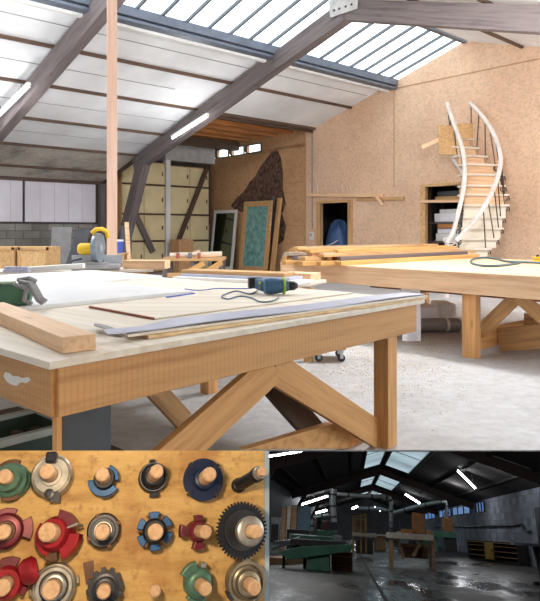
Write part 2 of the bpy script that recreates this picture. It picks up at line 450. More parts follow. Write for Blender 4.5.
for i, a in enumerate((-3.95, -7.87, -11.8)):
    m = MB(); D = .36
    for s in (1, -1):
        e = 7.3 if s == 1 else 9.3
        m.bar(R(a, .0, zr(0)-.09-D/2), R(a, s*e, zr(e)-.09-D/2), .2, D)
    m.bar(R(a, 6.9, zr(6.9)-.3), R(a, 8.45, 0), .22, .36, up=V)
    m.bar(R(a, 9.22, 0), R(a, 9.22, 2.6), .2, .15, up=U)
    o = struct(m.build('roof_truss', M_oldwood, bevel=.01))
    g = MB()
    for sg in (-1, 1):
        g.prism([R(a+sg*.115, -.32, 5.1), R(a+sg*.115, .3, 5.1), R(a+sg*.115, .34, 5.4), R(a+sg*.115, 0, 5.52), R(a+sg*.115, -.34, 5.4)], U*.02*sg)
    g.build('gusset_plate', M_greyplas, o)
    bl = MB()
    for sg in (-1, 1):
        for q in (-.2, -.07, .08, .2): bl.lathe(R(a+sg*.135, q, 5.2), U*sg, [(.022, 0), (.022, .012), (.008, .02)], 8)
    bl.build('gusset_bolt', M_iron, o)
m = MB(); m.bar(R(-16, 1.84, zr(1.84)-.05), R(0, 1.84, zr(1.84)-.05), .12, .16); m.bar(R(-16, 1.90, zr(1.9)-.17), R(0, 1.90, zr(1.9)-.17), .2, .05)
struct(m.build('trim_skylight_kerb', M_steel, bevel=.008))
m = MB(); m.bar(R(-16, 2.10, zr(2.1)-.1), R(0, 2.10, zr(2.1)-.1), .1, .12)
struct(m.build('trim_kerb_board', M_white))
m = MB(); m.bar(R(-16, .0, zr(0)+.02), R(.1, 0, zr(0)+.02), .1, .14)
struct(m.build('trim_ridge', M_bar))
for i, (a0, a1) in enumerate(((-3.95, 0), (-7.87, -3.95), (-11.8, -7.87))):
    m = MB(); m.prism([R(a0, .04, zr(.04)+.05), R(a1, .04, zr(.04)+.05), R(a1, 1.9, zr(1.9)+.05), R(a0, 1.9, zr(1.9)+.05)], V3((0, 0, .01)))
    w = struct(m.build('window_%d' % (i+4), M_sky))
    g = MB(); n = 8
    for k in range(n):
        a = a0+(a1-a0)*(k+.5)/n
        g.bar(R(a, .03, zr(.03)+.02), R(a, 1.86, zr(1.86)+.02), .04, .055)
    g.build('glazing_bars', M_bar, w)

# strip lamps
def striplamp(p0, p1, label):
    t = thing('strip_lamp', label, 'lamp', (p0+p1)/2, None)
    h = MB(); up = V3((0, 0, .045)); h.bar(p0+up, p1+up, .07, .05); h.build('housing', M_white, t)
    d = (p1-p0).normalized(); MB().tube([p0+d*.03, p1-d*.03], .022, 8).build('lamp_tube', M_tube, t, smooth=True)
    e = MB(); e.bar(p0, p0+d*.03, .05, .05); e.bar(p1-d*.03, p1, .05, .05); e.build('end_cap', M_white, t)
    k = MB()
    for f in (.2, .8):
        q = p0+(p1-p0)*f+up; k.tube([q, q+V3((0, 0, .12))], .008, 6)
    k.build('hanger', M_bar, t)
striplamp(on_a(-6, 121, -8.12), on_a(29, 86, -8.12), 'lit strip lamp beside the near truss at the left edge')
striplamp(on_a(172, 138.5, -4.2), on_a(208, 116, -4.2), 'lit strip lamp under the middle of the far truss')

# ================================================================ near table
C1 = V3((-.703, 1.973, 0)); E1 = V3((.6746, .7382, 0)); W1 = V3((-.7382, .6746, 0)); Z = V3((0, 0, 1))
ROT1 = Matrix((E1, W1, Z)).transposed()
def T1(s, w, z=0): return C1+E1*s+W1*w+Z*z
t = thing('assembly_table', 'large pine assembly table with crossed braces in the front, nearest of all', 'table', T1(1.22, 1.8))
MB().box(T1(1.22, 1.83, .847), (2.44, 3.66, .026), ROT1).build('tabletop', M_ply, t, bevel=.003)
AP = .17; zt = .834
for p0, p1, l in ((T1(.05, .055, zt-AP/2), T1(2.40, .055, zt-AP/2), 'long front apron'), (T1(.055, .05, zt-AP/2), T1(.055, 3.6, zt-AP/2), 'left apron'),
                  (T1(2.385, .09, zt-AP/2), T1(2.385, 3.6, zt-AP/2), 'right apron'), (T1(.05, 3.6, zt-AP/2), T1(2.4, 3.6, zt-AP/2), 'rear apron')):
    o = MB().bar(p0, p1, .045, AP).build('apron', M_pine2, t, bevel=.004)
sp = MB()   # splash of white filler on the left apron
n1 = -E1
sp.prism([onplane(x, y, T1(.0325, 0), E1) for x, y in ((4, 376), (6, 372), (10, 373), (13, 376), (18, 376), (22, 378), (29, 377), (31, 380), (27, 383), (21, 382), (17, 386), (11, 384), (7, 381))], n1*.0025)
lab(sp.build('filler_splash', M_white, t), 'white filler splash on the left apron')
LG = .1
# where each leg stands
for s, w in ((2.20, .13), (.14, 3.45), (2.30, 3.45), (2.30, 1.8)):
    MB().box(T1(s, w, .4), (LG, LG, .80), ROT1).build('leg', M_pine, t, bevel=.004)
MB().box(T1(.06, .06, .335), (.02, .03, .66), ROT1).build('leg', M_pine, t, bevel=.003)
# front brace frame
W_F = .10
def fp(px, py, w=W_F): return onplane(px, py, T1(0, w), W1)
def brace(pxa, pxb, w, th, wd, name='brace', mt=M_pine):
    p0, p1 = fp(*pxa, w), fp(*pxb, w)
    up = W1.cross((p1-p0).normalized())
    return MB().bar(p0, p1, th, wd, up=up).build(name, mt, t, bevel=.003)
brace((272, 367), (381, 437), .17, .04, .155)
brace((160, 468), (272, 367), .13, .04, .16)
brace((264, 374), (319, 438), .34, .04, .14, mt=M_darkwood)  # rear brace coloured dark to stand for the shade on it
brace((150, 384), (184, 421), 1.3, .04, .13, mt=M_tan)
o = MB(); o.prism([fp(x, y, .26) for x, y in ((244, 450), (345, 420), (374, 440), (374, 448.8), (270, 449.3))], W1*.05); o.build('stretcher', M_pine, t, bevel=.003)
brace((120, 470), (236, 462), 1.2, .05, .14, 'stretcher')
MB().bar(T1(.13, .15, .09), T1(.13, 3.4, .09), .04, .12).build('stretcher', M_pine, t)
MB().box(T1(.36, 1.0, .19), (.84, 1.7, .022), ROT1).build('lower_shelf', M_darkwood, t)
for s, w in ((-.02, 1.82), (-.02, .19), (.74, .19), (.74, 1.82)): MB().box(T1(s, w, .09), (.06, .06, .178), ROT1).build('shelf_leg', M_darkwood, t)

# grey board leaning inside the front left leg
o = MB()
q0, q1 = fp(62, 430, .13), fp(111, 430, .13)
o.prism([V3((q0.x, q0.y, 0)), V3((q1.x, q1.y, 0)), V3((q1.x, q1.y, .655)), V3((q0.x, q0.y, .655))], W1*.018)
tag(o.build('board', M_dkgrey, bevel=.002), 'dark grey board standing upright inside the near table corner', 'board')

# storage crate below
cc = T1(.34, .62, .203)
cc = onplane(9, 440, T1(.34, .62), W1); cc.z = .202
t2 = thing('storage_crate', 'dark green plastic crate with a pale rim under the near table', 'crate', cc)
m = MB(); L, Wd, Hh, th = .36, .27, .275, .012
for c, s in (((0, 0, th/2), (L, Wd, th)), ((L/2, 0, Hh/2), (th, Wd, Hh)), ((-L/2, 0, Hh/2), (th, Wd, Hh)), ((0, Wd/2, Hh/2), (L, th, Hh)), ((0, -Wd/2, Hh/2), (L, th, Hh))):
    m.box(cc+ROT1 @ V3(c), s, ROT1)
m.build('crate_body', M_crate, t2, bevel=.003)
m = MB()
for c, s in (((L/2+.012, 0, Hh), (.035, Wd+.06, .03)), ((-L/2-.012, 0, Hh), (.035, Wd+.06, .03)), ((0, Wd/2+.012, Hh), (L+.06, .035, .03)), ((0, -Wd/2-.012, Hh), (L+.06, .035, .03))):
    m.box(cc+ROT1 @ V3(c), s, ROT1)
m.build('crate_rim', M_crateW, t2, bevel=.005)
m = MB()
for k in range(7):
    q = cc+ROT1 @ V3((-.13+.043*k, random.uniform(-.05, .05), .016)); m.bar(q, q+V3((random.uniform(-.01, .01), random.uniform(-.02, .02), .23)), .028, .04)
tag(m.build('offcuts', M_darkwood), 'dark short offcuts filling the green crate', 'offcuts', kind='stuff')

# boards and sheets lying on the near table
ZT = .8605
def sheet(name, poly, z, th, mt, label, cat='sheet', **k):
    o = MB(); o.prism([T1(s, w, z) for s, w in poly], Z*th); return tag(o.build(name, mt, bevel=min(.002, th/4)), label, cat)
sheet('melamine_board', ((-.1, 1.27), (1.68, 1.27), (1.68, 2.48), (-.1, 2.48)), ZT, .022, M_melamine, 'white melamine board in the middle of the near table, nearer of two', 'board')
sheet('melamine_board', ((-.1, 2.50), (2.38, 2.50), (2.38, 3.62), (-.1, 3.62)), ZT, .022, M_melamine, 'white melamine board along the rear of the near table, farther of two', 'board')
sheet('ply_sheet', ((.79, .50), (2.40, .50), (2.40, 1.22), (.83, 1.12)), ZT, .008, M_ply, 'thin pale ply sheet with a dark left edge behind the lilac laminate')
MB().bar(T1(.786, .50, ZT+.006), T1(.826, 1.12, ZT+.006), .008, .011).build('dark_edge', M_redbrown, bpy.data.objects['ply_sheet'])
sheet('ply_sheet', ((.46, .10), (2.435, -.018), (2.46, .17), (.52, .31)), ZT, .014, M_plyedge, 'tan ply sheet flush with the front of the near table, lowest of the stack')
sheet('laminate_sheet', ((.38, .118), (2.42, -.03), (2.44, .16), (.46, .30)), ZT+.0145, .010, M_ply, 'cream laminate sheet between the tan ply and the lilac sheet')
o = MB()
def lam(u, v):
    s = .30+2.12*u; wf = .134-.15*u; wr = wf+.03+.16*min(1, u*5)*(1-.25*u); w = wf+(wr-wf)*v+.008*math.sin(u*9)*(1-v)
    z = ZT+.0255+.004+.05*max(0, .10-u)*4*(.4+.6*v)+.006*math.sin(u*5.5)**2
    return T1(s, w, z)
o.grid(lam, 40, 6, .004)
tag(o.build('laminate_sheet', M_lilac, smooth=True), 'lilac grey laminate sheet with a curled left end on the front stack', 'sheet')
o = MB()
def curl(u, v):
    return onz(94+28*u, 332-5*v+5*u, ZT+.003)+Z*(.028*(1-u)**2*(1-.4*v)+.012*math.sin(PI*u))
o.grid(curl, 10, 4, .003)
tag(o.build('paper_scrap', M_greylam, smooth=True), 'small curled grey paper scrap beside the thick timber end', 'paper')

# thick timber at the near corner
e0 = onz(62, 354, ZT); dr = V3((-.608, .794, 0)); pr = V3((.794, .608, 0))
o = MB(); o.bar(e0+pr*.06+Z*.0285, e0+pr*.06+Z*.0285+dr*1.2, .12, .056)
tag(o.build('thick_timber', M_pale, bevel=.003), 'thick short pine timber lying across the near left corner of the table', 'timber')

# green toolbox-like sander with a grey clamp
gp = onz(22, 311, ZT+.001)
gp = onz(9, 306, ZT+.0225)
tt = thing('belt_sander', 'green power tool with grey curved grips, left on the near table', 'power tool', gp)
rg = Matrix.Rotation(math.radians(10), 3, 'Z')
def gl(x, y, z): return gp+rg @ V3((x, y, z))
m = MB(); m.prism([gl(-.28, 0, .0), gl(.09, 0, .0), gl(.105, 0, .05), gl(.07, 0, .105), gl(-.28, 0, .115)], rg @ V3((0, .10, 0))); m.build('body', M_green, tt, bevel=.012)
m = MB(); m.box(gl(-.1, .05, .119), (.24, .07, .012), rg); m.build('top_plate', paint('pale_green', (150, 176, 150), .5), tt, bevel=.004)
m = MB()
for yy in (.01, .06, .11):
    m.tube([gl(.05, yy, .125), gl(.10, yy-.02, .118), gl(.125, yy-.03, .075), gl(.15, yy-.04, .03), gl(.175, yy-.045, .013)], .012, 8)
m.tube([gl(.03, .0, .11), gl(.09, -.02, .09), gl(.08, -.025, .03), gl(.12, -.03, .012)], .013, 8)
m.tube([gl(.03, .06, .13), gl(.09, .05, .14), gl(.12, .07, .12)], .014, 8)
m.build('grip', M_greylam, tt, smooth=True)

# flat blue ruler, drill and cable
o = MB(); o.bar(onz(167, 297.2, ZT+.012), onz(194, 293.2, ZT+.012), .02, .006)
tag(o.build('ruler', M_blue), 'flat blue ruler lying on the pale ply', 'ruler')
dp = onz(273, 294.5, ZT+.009)
dx = (onz(294, 291.5, ZT)-onz(262, 292, ZT)).normalized(); dy = Z.cross(dx)
RD = Matrix((dx, dy, Z)).transposed()
def dl(x, y, z): return dp+RD @ V3((x*.95, y*1.3, z*1.5))
t3 = thing('power_drill', 'dark blue power drill lying on its side on the near table', 'drill', dp)
m = MB(); m.lathe(dl(-.07, 0, .036), dx, [(.027, 0), (.048, .012), (.053, .05), (.050, .09), (.042, .13), (.033, .165)], 16); m.build('motor_body', M_bluetool, t3, smooth=True)
m = MB(); m.lathe(dl(.10, 0, .036), dx, [(.026, 0), (.031, .01), (.029, .045), (.014, .065)], 14); m.build('chuck', M_black, t3, smooth=True)
m = MB(); m.tube([dl(.15, 0, .036), dl(.27, 0, .03)], .004, 8); m.build('bit', M_alu, t3)
m = MB(); m.bar(dl(-.05, .01, .034), dl(-.09, .09, .042), .05, .07); m.build('handle', M_bluetool, t3, bevel=.012)
m = MB(); m.box(dl(-.10, .12, .042), (.09, .075, .07), RD); m.build('battery', M_black, t3, bevel=.008)
m = MB(); m.lathe(dl(.065, 0, .036), dx, [(.053, 0), (.053, .014)], 16); m.build('lime_ring', M_lime, t3, bevel=.002); MB().box(dl(-.085, .02, .048), (.012, .05, .012), RD).build('trigger', M_lime, t3, bevel=.002)
cp = [(258, 290), (250, 294), (236, 291), (222, 296), (228, 299), (240, 296), (252, 298), (258, 301), (266, 302), (275, 300), (279, 297)]
o = MB()
cpts = [onz(x, y, ZT+.0126) for x, y in cp]; sm = []
for i in range(len(cpts)-1):
    a, b, c, d = cpts[max(0, i-1)], cpts[i], cpts[i+1], cpts[min(len(cpts)-1, i+2)]
    for k in range(5):
        f = k/5; sm.append(.5*((2*b)+(c-a)*f+(2*a-5*b+4*c-d)*f*f+(3*b-a-3*c+d)*f**3))
o.tube(sm, .0045, 6)
tag(o.build('power_cable', M_bluetool, smooth=True), 'thin dark cable looping in front of the power drill', 'cable')
o = MB(); o.tube([onz(185, 289+1.5*math.sin(k), ZT+.014)+V3((.05*k, .018*k*math.cos(k*.8), 0)) for k in range(10)], .004, 6)
tag(o.build('power_cable', M_blue, smooth=True), 'bright blue cable trailing left of the power drill', 'cable')

# ================================================================ second table
C2 = V3((.131, 8.14, 0)); S2 = -V; Q2 = U; ROT2 = Matrix((S2, Q2, Z)).transposed()
ROT2 = Matrix((Q2, -S2, Z)).transposed()   # right handed: x along the planks, y towards the left
def T2(s, q, z=0): return C2+S2*s+Q2*q+Z*z
t = thing('assembly_table', 'pine assembly table carrying a pile of planks and a hose, farther of the two', 'table', T2(2.2, 1.5))
MB().box(T2(2.2, 1.5, .847), (3.0, 4.4, .026), ROT2).build('tabletop', M_pale, t, bevel=.003)
for p0, p1 in ((T2(.0, .03, .739), T2(4.38, .03, .739)), (T2(.02, .08, .739), T2(.02, 2.96, .739)), (T2(4.38, .08, .739), T2(4.38, 2.96, .739)), (T2(.02, 2.96, .739), T2(4.38, 2.96, .739))):
    MB().bar(p0, p1, .045, .19).build('apron', M_pale, t, bevel=.004)
for s, q in ((.3, .12), (2.68, .12), (3.62, .12), (.3, 2.85), (2.68, 2.85), (4.2, 2.85)):
    MB().box(T2(s, q, .32), (.10, .15, .644), ROT2).build('leg', M_pine if q < 1 else M_tan, t, bevel=.005)
def brace2(s0, q0, z0, s1, q1, z1, wd=.15, mt=M_tan, name='brace'):
    p0, p1 = T2(s0, q0, z0), T2(s1, q1, z1); d = (p1-p0).normalized()
    sd = Z.cross(d).normalized(); MB().bar(p0, p1, .045, wd, up=d.cross(sd)*-1).build(name, mt, t, bevel=.003)
brace2(2.66, .30, .22, 3.08, .30, .64, .13); brace2(3.62, .30, .22, 3.10, .26, .64, .13); brace2(2.72, .62, .12, 3.75, .62, .34, .24)
brace2(2.68, .2, .16, 2.68, 2.8, .16, .2, M_pine, 'stretcher'); brace2(.3, .2, .16, .3, 2.8, .16, .2, M_pine, 'stretcher')
brace2(2.62, 2.75, .1, 3.5, 2.75, .62); brace2(4.2, 2.7, .1, 3.5, 2.7, .62)
MB().bar(T2(.4, 1.4, .55), T2(4.2, 1.4, .55), .05, .16).build('middle_rail', M_redbrown, t)
brace2(2.72, 1.2, .2, 4.3, 1.2, .2, .3, M_tan, 'stretcher')

# planks on the second table, in layers
M_greywood = wood('weathered_grey_wood', (178, 166, 150), (136, 124, 108), .7, knots=False)
mats = [M_honey, M_tan, M_oldwood, M_honey, M_pale, M_tan, M_honey, M_greywood, M_tan]
k = 0; zz = .861; descr = []
rows = [(.05, [.12, .26, .40, .53, .66, .80, .94, 1.07]), (.046, [.10, .25, .38, .52, .66, .80, .95]), (.04, [.14, .28, .42, .58, .72, .88]), (.038, [.16, .30, .44, .60, .75]), (.030, [.2, .34, .5])]
for li, (th, ss) in enumerate(rows):
    for j, s in enumerate(ss):
        q0 = -.30+random.uniform(-.14, .42)+.05*li; L = 3.3+random.uniform(-.4, .25)-.1*li
        wd = random.choice((.075, .09, .10, .11)); mt = mats[(j*3+li*2) % len(mats)]
        o = MB(); o.bar(T2(s, q0, zz+th/2), T2(s+random.uniform(-.02, .02), q0+L, zz+th/2), wd, th-.001)
        lay = ('bottom layer of the pile', 'second layer of the pile', 'third layer of the pile', 'fourth layer of the pile', 'top layer of the pile')[li]
        ordn = ('first', 'second', 'third', 'fourth', 'fifth', 'sixth', 'seventh', 'eighth')[j]
        tag(o.build('plank', mt, bevel=.002), '%s plank from the left in the %s on the second table' % (ordn, lay), 'plank', 'planks piled on the second table')
    zz += th
# hose and yellow box at the right of the second table
o = MB(); hp = [(520, 263), (500, 265.5), (482, 265.6), (471, 262.5), (474, 258.8), (486, 257.5), (497, 259), (508, 261.5), (527, 262.3), (548, 263)]
hc = [onz(x, y, .875) for x, y in hp]; sm = []
for i in range(len(hc)-1):
    a, b, c, d = hc[max(0, i-1)], hc[i], hc[i+1], hc[min(len(hc)-1, i+2)]
    for kk in range(5):
        f = kk/5; sm.append(.5*((2*b)+(c-a)*f+(2*a-5*b+4*c-d)*f*f+(3*b-a-3*c+d)*f**3))
o.tube(sm, .014, 8); tag(o.build('air_hose', M_teal, smooth=True), 'dark teal hose coiled on the second table', 'hose')
q = onz(541, 262, .862)
o = thing('hose_reel', 'small yellow reel at the right end of the second table', 'reel', q)
MB().lathe(q+V3((0, .1, 0)), Z, [(.07, 0), (.07, .012), (.045, .014), (.045, .05), (.07, .052), (.07, .064)], 18).build('spool', M_yellow, o, smooth=True)
MB().lathe(q+V3((0, .1, .064)), Z, [(.02, 0), (.02, .02), (.012, .024)], 12).build('hub_cap', M_black, o)

# white plastic sheet hanging, insulation packs, carcass below
o = MB(); p0, p1 = P(402, 287, 6.9), P(421, 287, 6.86)
def hang(u, v):
    p = p0.lerp(p1, u); p = V3((p.x, p.y, .64-.59*v)); return p+Q2*(.025*math.sin(u*7+v*2)*v)-Q2*.02
o.grid(hang, 8, 10, .003, nrm=Q2)
tag(o.build('plastic_sheet', M_sheet, smooth=True), 'white plastic sheet hanging below the left part of the second table', 'sheet')
for i, (px0, px1, yb, h, Y, mt, l) in enumerate(((404, 437, 326, .26, 8.3, M_sheet, 'white wrapped pack on the floor under the second table, left one'), (438, 456, 324, .24, 8.8, M_white, 'white wrapped pack on the floor under the second table, right one'))):
    a, b = P(px0, 300, Y), P(px1, 300, Y); c = (a+b)/2; c.z = 0
    o = MB(); o.box((c.x, c.y+.2, h/2+.001), ((b-a).length, .5, h)); tag(o.build('wrapped_pack', mt, bevel=.04), l, 'pack')
a = P(436, 322, 7.75); a.z = .09
o = thing('carpet_roll', 'grey rolled sheet lying in front of the white packs', 'roll', (a.x, a.y, 0))
MB().tube([a-V3((.28, 0, 0)), a+V3((.30, .05, 0))], .085, 18).build('roll', M_greylam, o, smooth=True)
MB().tube([a-V3((.281, 0, 0)), a-V3((.284, 0, 0))], .03, 12).build('core', M_black, o)
MB().tube([a+V3((.12, .02, 0)), a+V3((.15, .025, 0))], .087, 18).build('tape_band', M_white, o)

# low wheeled dolly behind the near table
c = P(329, 350, 6.15); c.z = 0
o = thing('wheeled_dolly', 'low dolly on black castors behind the near table', 'dolly', c)
MB().box(c+V3((0, 0, .135)), (.30, .34, .03)).build('deck', M_tan, o, bevel=.004)
for sx in (-.11, .11):
    for sy in (-.12, .12):
        w = c+V3((sx, sy, .036)); cs = MB().lathe(w-V3((0, .014, 0)), (0, 1, 0), [(.033, 0), (.036, .004), (.036, .024), (.033, .028)], 18).build('castor', M_black, o, smooth=True)
        f = MB(); f.box(w+V3((0, .02, .035)), (.03, .005, .08)); f.box(w+V3((0, -.02, .035)), (.03, .005, .08)); f.box(w+V3((0, 0, .065)), (.05, .05, .006)); f.build('fork', M_alu, cs)

# sawdust
o = MB()
rnd = random.Random(3)
for _ in range(4200):
    px = rnd.gauss(385, 45); py = 338+abs(rnd.gauss(0, 26))
    if px < 250 or px > 520 or py > 440 or (px < 350 and py < 364) or (452 < px < 480 and py < 364): continue
    q = onz(px, py, .001); s = rnd.uniform(.003, .010); a = rnd.uniform(0, PI)
    d = V3((math.cos(a), math.sin(a), 0))*s; e = V3((-d.y, d.x, 0))*rnd.uniform(.3, .8)
    o.add([q-d, q+e, q+d, q-e, q+Z*s*.7], [(0, 1, 4), (1, 2, 4), (2, 3, 4), (3, 0, 4), (3, 2, 1, 0)])
tag(o.build('sawdust', M_dust), 'sawdust and shavings strewn on the pale floor between the tables', 'sawdust', kind='stuff')
# ================================================================ things beyond the tables
post = P(112, 250, 7.15)
o = MB(); o.box((post.x, post.y, 2.45), (.115, .115, 4.9), Matrix.Rotation(.25, 3, 'Z'))
tag(o.build('timber_post', M_pink, bevel=.004), 'tall pinkish timber post rising to the roof behind the mitre saw', 'post')

# saw bench and what lies on it
SB = V3((-1.95, 6.1, 0)); 
def onY(px, py, Y): return P(px, py, Y)
t = thing('saw_bench', 'long narrow bench behind the near table carrying the mitre saw', 'bench', (-2.0, 6.6, 0))
d0 = V3((-3.6, 6.15, 0)); d1 = V3((-1.25, 6.75, 0)); dd = (d1-d0).normalized(); dn = Z.cross(dd); RB = Matrix((dd, dn, Z)).transposed()
def SBp(s, w, z=0): return d0+dd*s+dn*w+Z*z
MB().box(SBp(1.2, .15, .845), (2.4, .5, .03), RB).build('bench_top', M_ply, t, bevel=.003)
for s in (.08, 1.2, 2.32):
    for w in (-.06, .36): MB().box(SBp(s, w, .415), (.07, .07, .83), RB).build('leg', M_tan, t)
MB().bar(SBp(.05, -.06, .78), SBp(2.35, -.06, .78), .03, .1).build('apron', M_tan, t)

sb = P(96, 263, 6.5); sb.z = .861
rs = Matrix.Rotation(math.radians(14), 3, 'Z')
def sl(x, y, z): return sb+rs @ V3((x, y, z))
t = thing('mitre_saw', 'yellow and grey mitre saw on the bench in front of the timber post', 'saw', sb)
m = MB(); m.box(sl(0, .02, .04), (.50, .26, .05), rs); m.box(sl(-.2, .02, .008), (.08, .24, .016), rs); m.box(sl(.2, .02, .008), (.08, .24, .016), rs); m.build('saw_base', M_alu, t, bevel=.006)
MB().lathe(sl(0, -.03, .066), Z, [(.13, 0), (.13, .012), (.12, .015)], 24).build('turntable', M_greylam, t, smooth=True)
for xx in (-.15, .17): MB().box(sl(xx, .10, .11), (.20, .02, .09), rs).build('fence', M_alu, t, bevel=.004)
m = MB(); m.tube([sl(.05, .1, .08), sl(.06, .13, .2), sl(.04, .12, .30)], .03, 10); m.build('arm', M_dkgrey, t, smooth=True)
ax = rs @ V3((1, -.35, 0)); ax.normalize()
gd = MB().lathe(sl(.02, .02, .23)-ax*.03, ax, [(.02, 0), (.15, 0), (.158, .012), (.158, .045), (.15, .058), (.06, .062)], 28).build('blade_guard', M_guard, t, smooth=True)
MB().lathe(sl(.02, .02, .23)+ax*.032, ax, [(.045, 0), (.045, .006), (.02, .01)], 16).build('blade_bolt', M_alu, gd, smooth=True)
MB().lathe(sl(.02, .02, .22)-ax*.21, ax, [(.045, 0), (.062, .02), (.062, .12), (.05, .17)], 18).build('motor', M_yellow, t, smooth=True)
m = MB(); m.tube([sl(-.04, -.03, .385), sl(.0, -.04, .425), sl(.06, -.02, .43), sl(.11, 0, .40), sl(.12, .02, .34)], .024, 10); m.build('handle', M_yellow, t, smooth=True)
MB().tube([sl(-.30, -.05, .035), sl(-.24, -.03, .10), sl(-.14, -.02, .12)], .012, 8).build('clamp', M_dkgrey, t, smooth=True)

o = MB(); o.bar(P(30, 267.5, 6.2), P(84, 264, 6.25), .13, .05, ext=0)
for v in o.v: v.z += .0
q = o.build('timber', M_white, bevel=.003); tag(q, 'white painted timber lying on the saw bench left of the mitre saw', 'timber')
q.location.z = .8615
o = MB(); o.box(P(147, 267, 6.76), (.46, .22, .09), Matrix.Rotation(-.1, 3, 'Z'))
q = tag(o.build('wood_block', M_pale, bevel=.004), 'pale timber block on the right end of the saw bench', 'timber'); q.location.z = .8615
o = MB(); p = P(17, 266, 6.1); p.z = .8615
for k in range(7): o.box(p+V3((-.105+.035*k, 0, .045)), (.022, .07, .03))
o.box(p+V3((0, 0, .016)), (.25, .08, .03)); tag(o.build('finger_jig', M_lilac, bevel=.003), 'pale blue toothed jig at the left end of the saw bench', 'jig')

# OSB crates against the left wall
for i, (x0, x1, yt, Y, l) in enumerate(((-30, 15, 247, 10.9, 'OSB box on the floor at the far left, cut off by the edge'), (18, 49, 247, 10.9, 'OSB box below the white wall boards, next to the leftmost box'))):
    a, b = P(x0, yt, Y), P(x1, yt, Y); h = a.z
    t = thing('osb_box', l, 'box', ((a.x+b.x)/2, Y+.3, 0))
    MB().box(((a.x+b.x)/2, Y+.3, h/2), (b.x-a.x, .6, h)).build('box_body', M_osb2, t, bevel=.004)
    m = MB()
    for f in (.04, .96): m.box((a.x+(b.x-a.x)*f, Y-.012, h/2), (.05, .022, h))
    m.box(((a.x+b.x)/2, Y-.012, h-.03), (b.x-a.x, .022, .05)); m.build('batten', M_tan, t)

# boards leaning at the left wall and the truss foot
def leaning(px0, px1, pyt, Y, mt, label, lean=.25, th=.03, name='board', skew=0):
    a, b = P(px0, pyt, Y), P(px1, pyt, Y); h = a.z
    o = MB(); dv = V3((skew, lean, 0))
    o.prism([V3((a.x, Y-lean, 0)), V3((b.x, Y-lean, 0)), V3((b.x+skew, Y, h)), V3((a.x+skew, Y, h))], V3((0, th, 0)))
    return tag(o.build(name, mt, bevel=.003), label, 'board')
leaning(52, 72, 227, 15.2, M_greylam, 'pale grey board leaning on the left wall, left of the dark boards')
leaning(62, 76, 229, 14.2, M_dkgrey, 'dark grey board leaning steeply behind the mitre saw, left one', skew=.35)
leaning(76, 92, 228, 14.6, M_darkwood, 'dark brown board standing behind the mitre saw, right one', skew=.1)
leaning(121, 132, 226, 12.4, M_dkgrey, 'tall dark blue-grey board standing right of the timber post', th=.05)
o = leaning(132, 136, 222, 12.2, M_pale, 'thin pale lath leaning right of the dark blue-grey board', th=.04, skew=-.15)
o['category'] = 'lath'
q = P(118, 243, 11.4)
t = thing('paint_tub', 'small blue and white tub on a stool right of the post', 'tub', (q.x, 11.4, .86))
MB().lathe((q.x, 11.4, .86), Z, [(.085, 0), (.10, .2), (.10, .21)], 18).build('tub', M_blue, t, smooth=True)
MB().lathe((q.x, 11.4, 1.07), Z, [(.105, 0), (.105, .03), (.09, .035)], 18).build('lid', M_white, t, smooth=True)
t2 = thing('stool', 'small wooden stool under the blue and white tub', 'stool', (q.x, 11.4, 0))
MB().box((q.x, 11.4, .845), (.32, .32, .03)).build('seat', M_tan, t2, bevel=.004)
for sx in (-.12, .12):
    for sy in (-.12, .12): MB().box((q.x+sx, 11.4+sy, .415), (.04, .04, .83)).build('leg', M_tan, t2)

# cream cupboards under the bulkhead at the left end of the gable
bf = 8.78
def cup(px0, px1, zt, label, cols):
    a0 = (on_b(px0, 200, bf)-G).dot(U); a1 = (on_b(px1, 200, bf)-G).dot(U)
    t = thing('cupboard', label, 'cupboard', R((a0+a1)/2, bf, 0))
    MB().box(R((a0+a1)/2, bf+.28, zt/2+.02), (a1-a0, .5, zt-.04), ROOM).build('body', M_tan, t)
    rows = [0.05, .95, 1.75, 2.62, zt]
    for r in range(4):
        for c in range(cols):
            x0 = a0+(a1-a0)*c/cols; x1 = a0+(a1-a0)*(c+1)/cols
            d = MB().box(R((x0+x1)/2, bf+.012, (rows[r]+rows[r+1])/2), (x1-x0-.03, .03, rows[r+1]-rows[r]-.06), ROOM).build('door', M_cream, t, bevel=.004)
            h = MB(); h.box(R(x1-.1, bf-.015, (rows[r]+rows[r+1])/2), (.03, .03, .12), ROOM); h.build('handle', M_darkwood, d, bevel=.004)
    k = MB()
    for r in rows[1:4]: k.bar(R(a0, bf-.012, r), R(a1, bf-.012, r), .025, .05)
    k.build('shelf_edge', M_darkwood, t)
    return a0, a1
ca = cup(122, 165, 3.3, 'tall cream panelled cupboard beside the truss foot, left one', 2)
cb = cup(170, 209, 3.25, 'tall cream panelled cupboard in the corner by the gable wall, right one', 2)
o = MB(); am = (ca[1]+cb[0])/2
o.box(R(am, bf+.05, 1.7), (cb[0]-ca[1]-.02, .2, 3.4), ROOM); tag(o.build('partition_post', M_white, bevel=.004), 'pale upright post between the two cream cupboards', 'post')
o = MB(); o.box(R((am+cb[1])/2+.05, bf+.25, 3.66), (cb[1]-am+.3, .6, .52), ROOM); struct(o.build('trim_bulkhead', M_greyplas))
o = MB(); o.bar(on_b(207, 168, bf-.12), on_b(176, 247, bf-.12), .08, .13); o_ = o.build('diagonal_brace', M_darkwood); tag(o_, 'dark diagonal brace across the right cream cupboard', 'brace')
o = MB(); o.bar(on_b(131, 205, bf-.1), on_b(153, 252, bf-.1), .08, .16); tag(o.build('diagonal_brace', M_oldwood), 'brown diagonal brace across the left cream cupboard', 'brace')
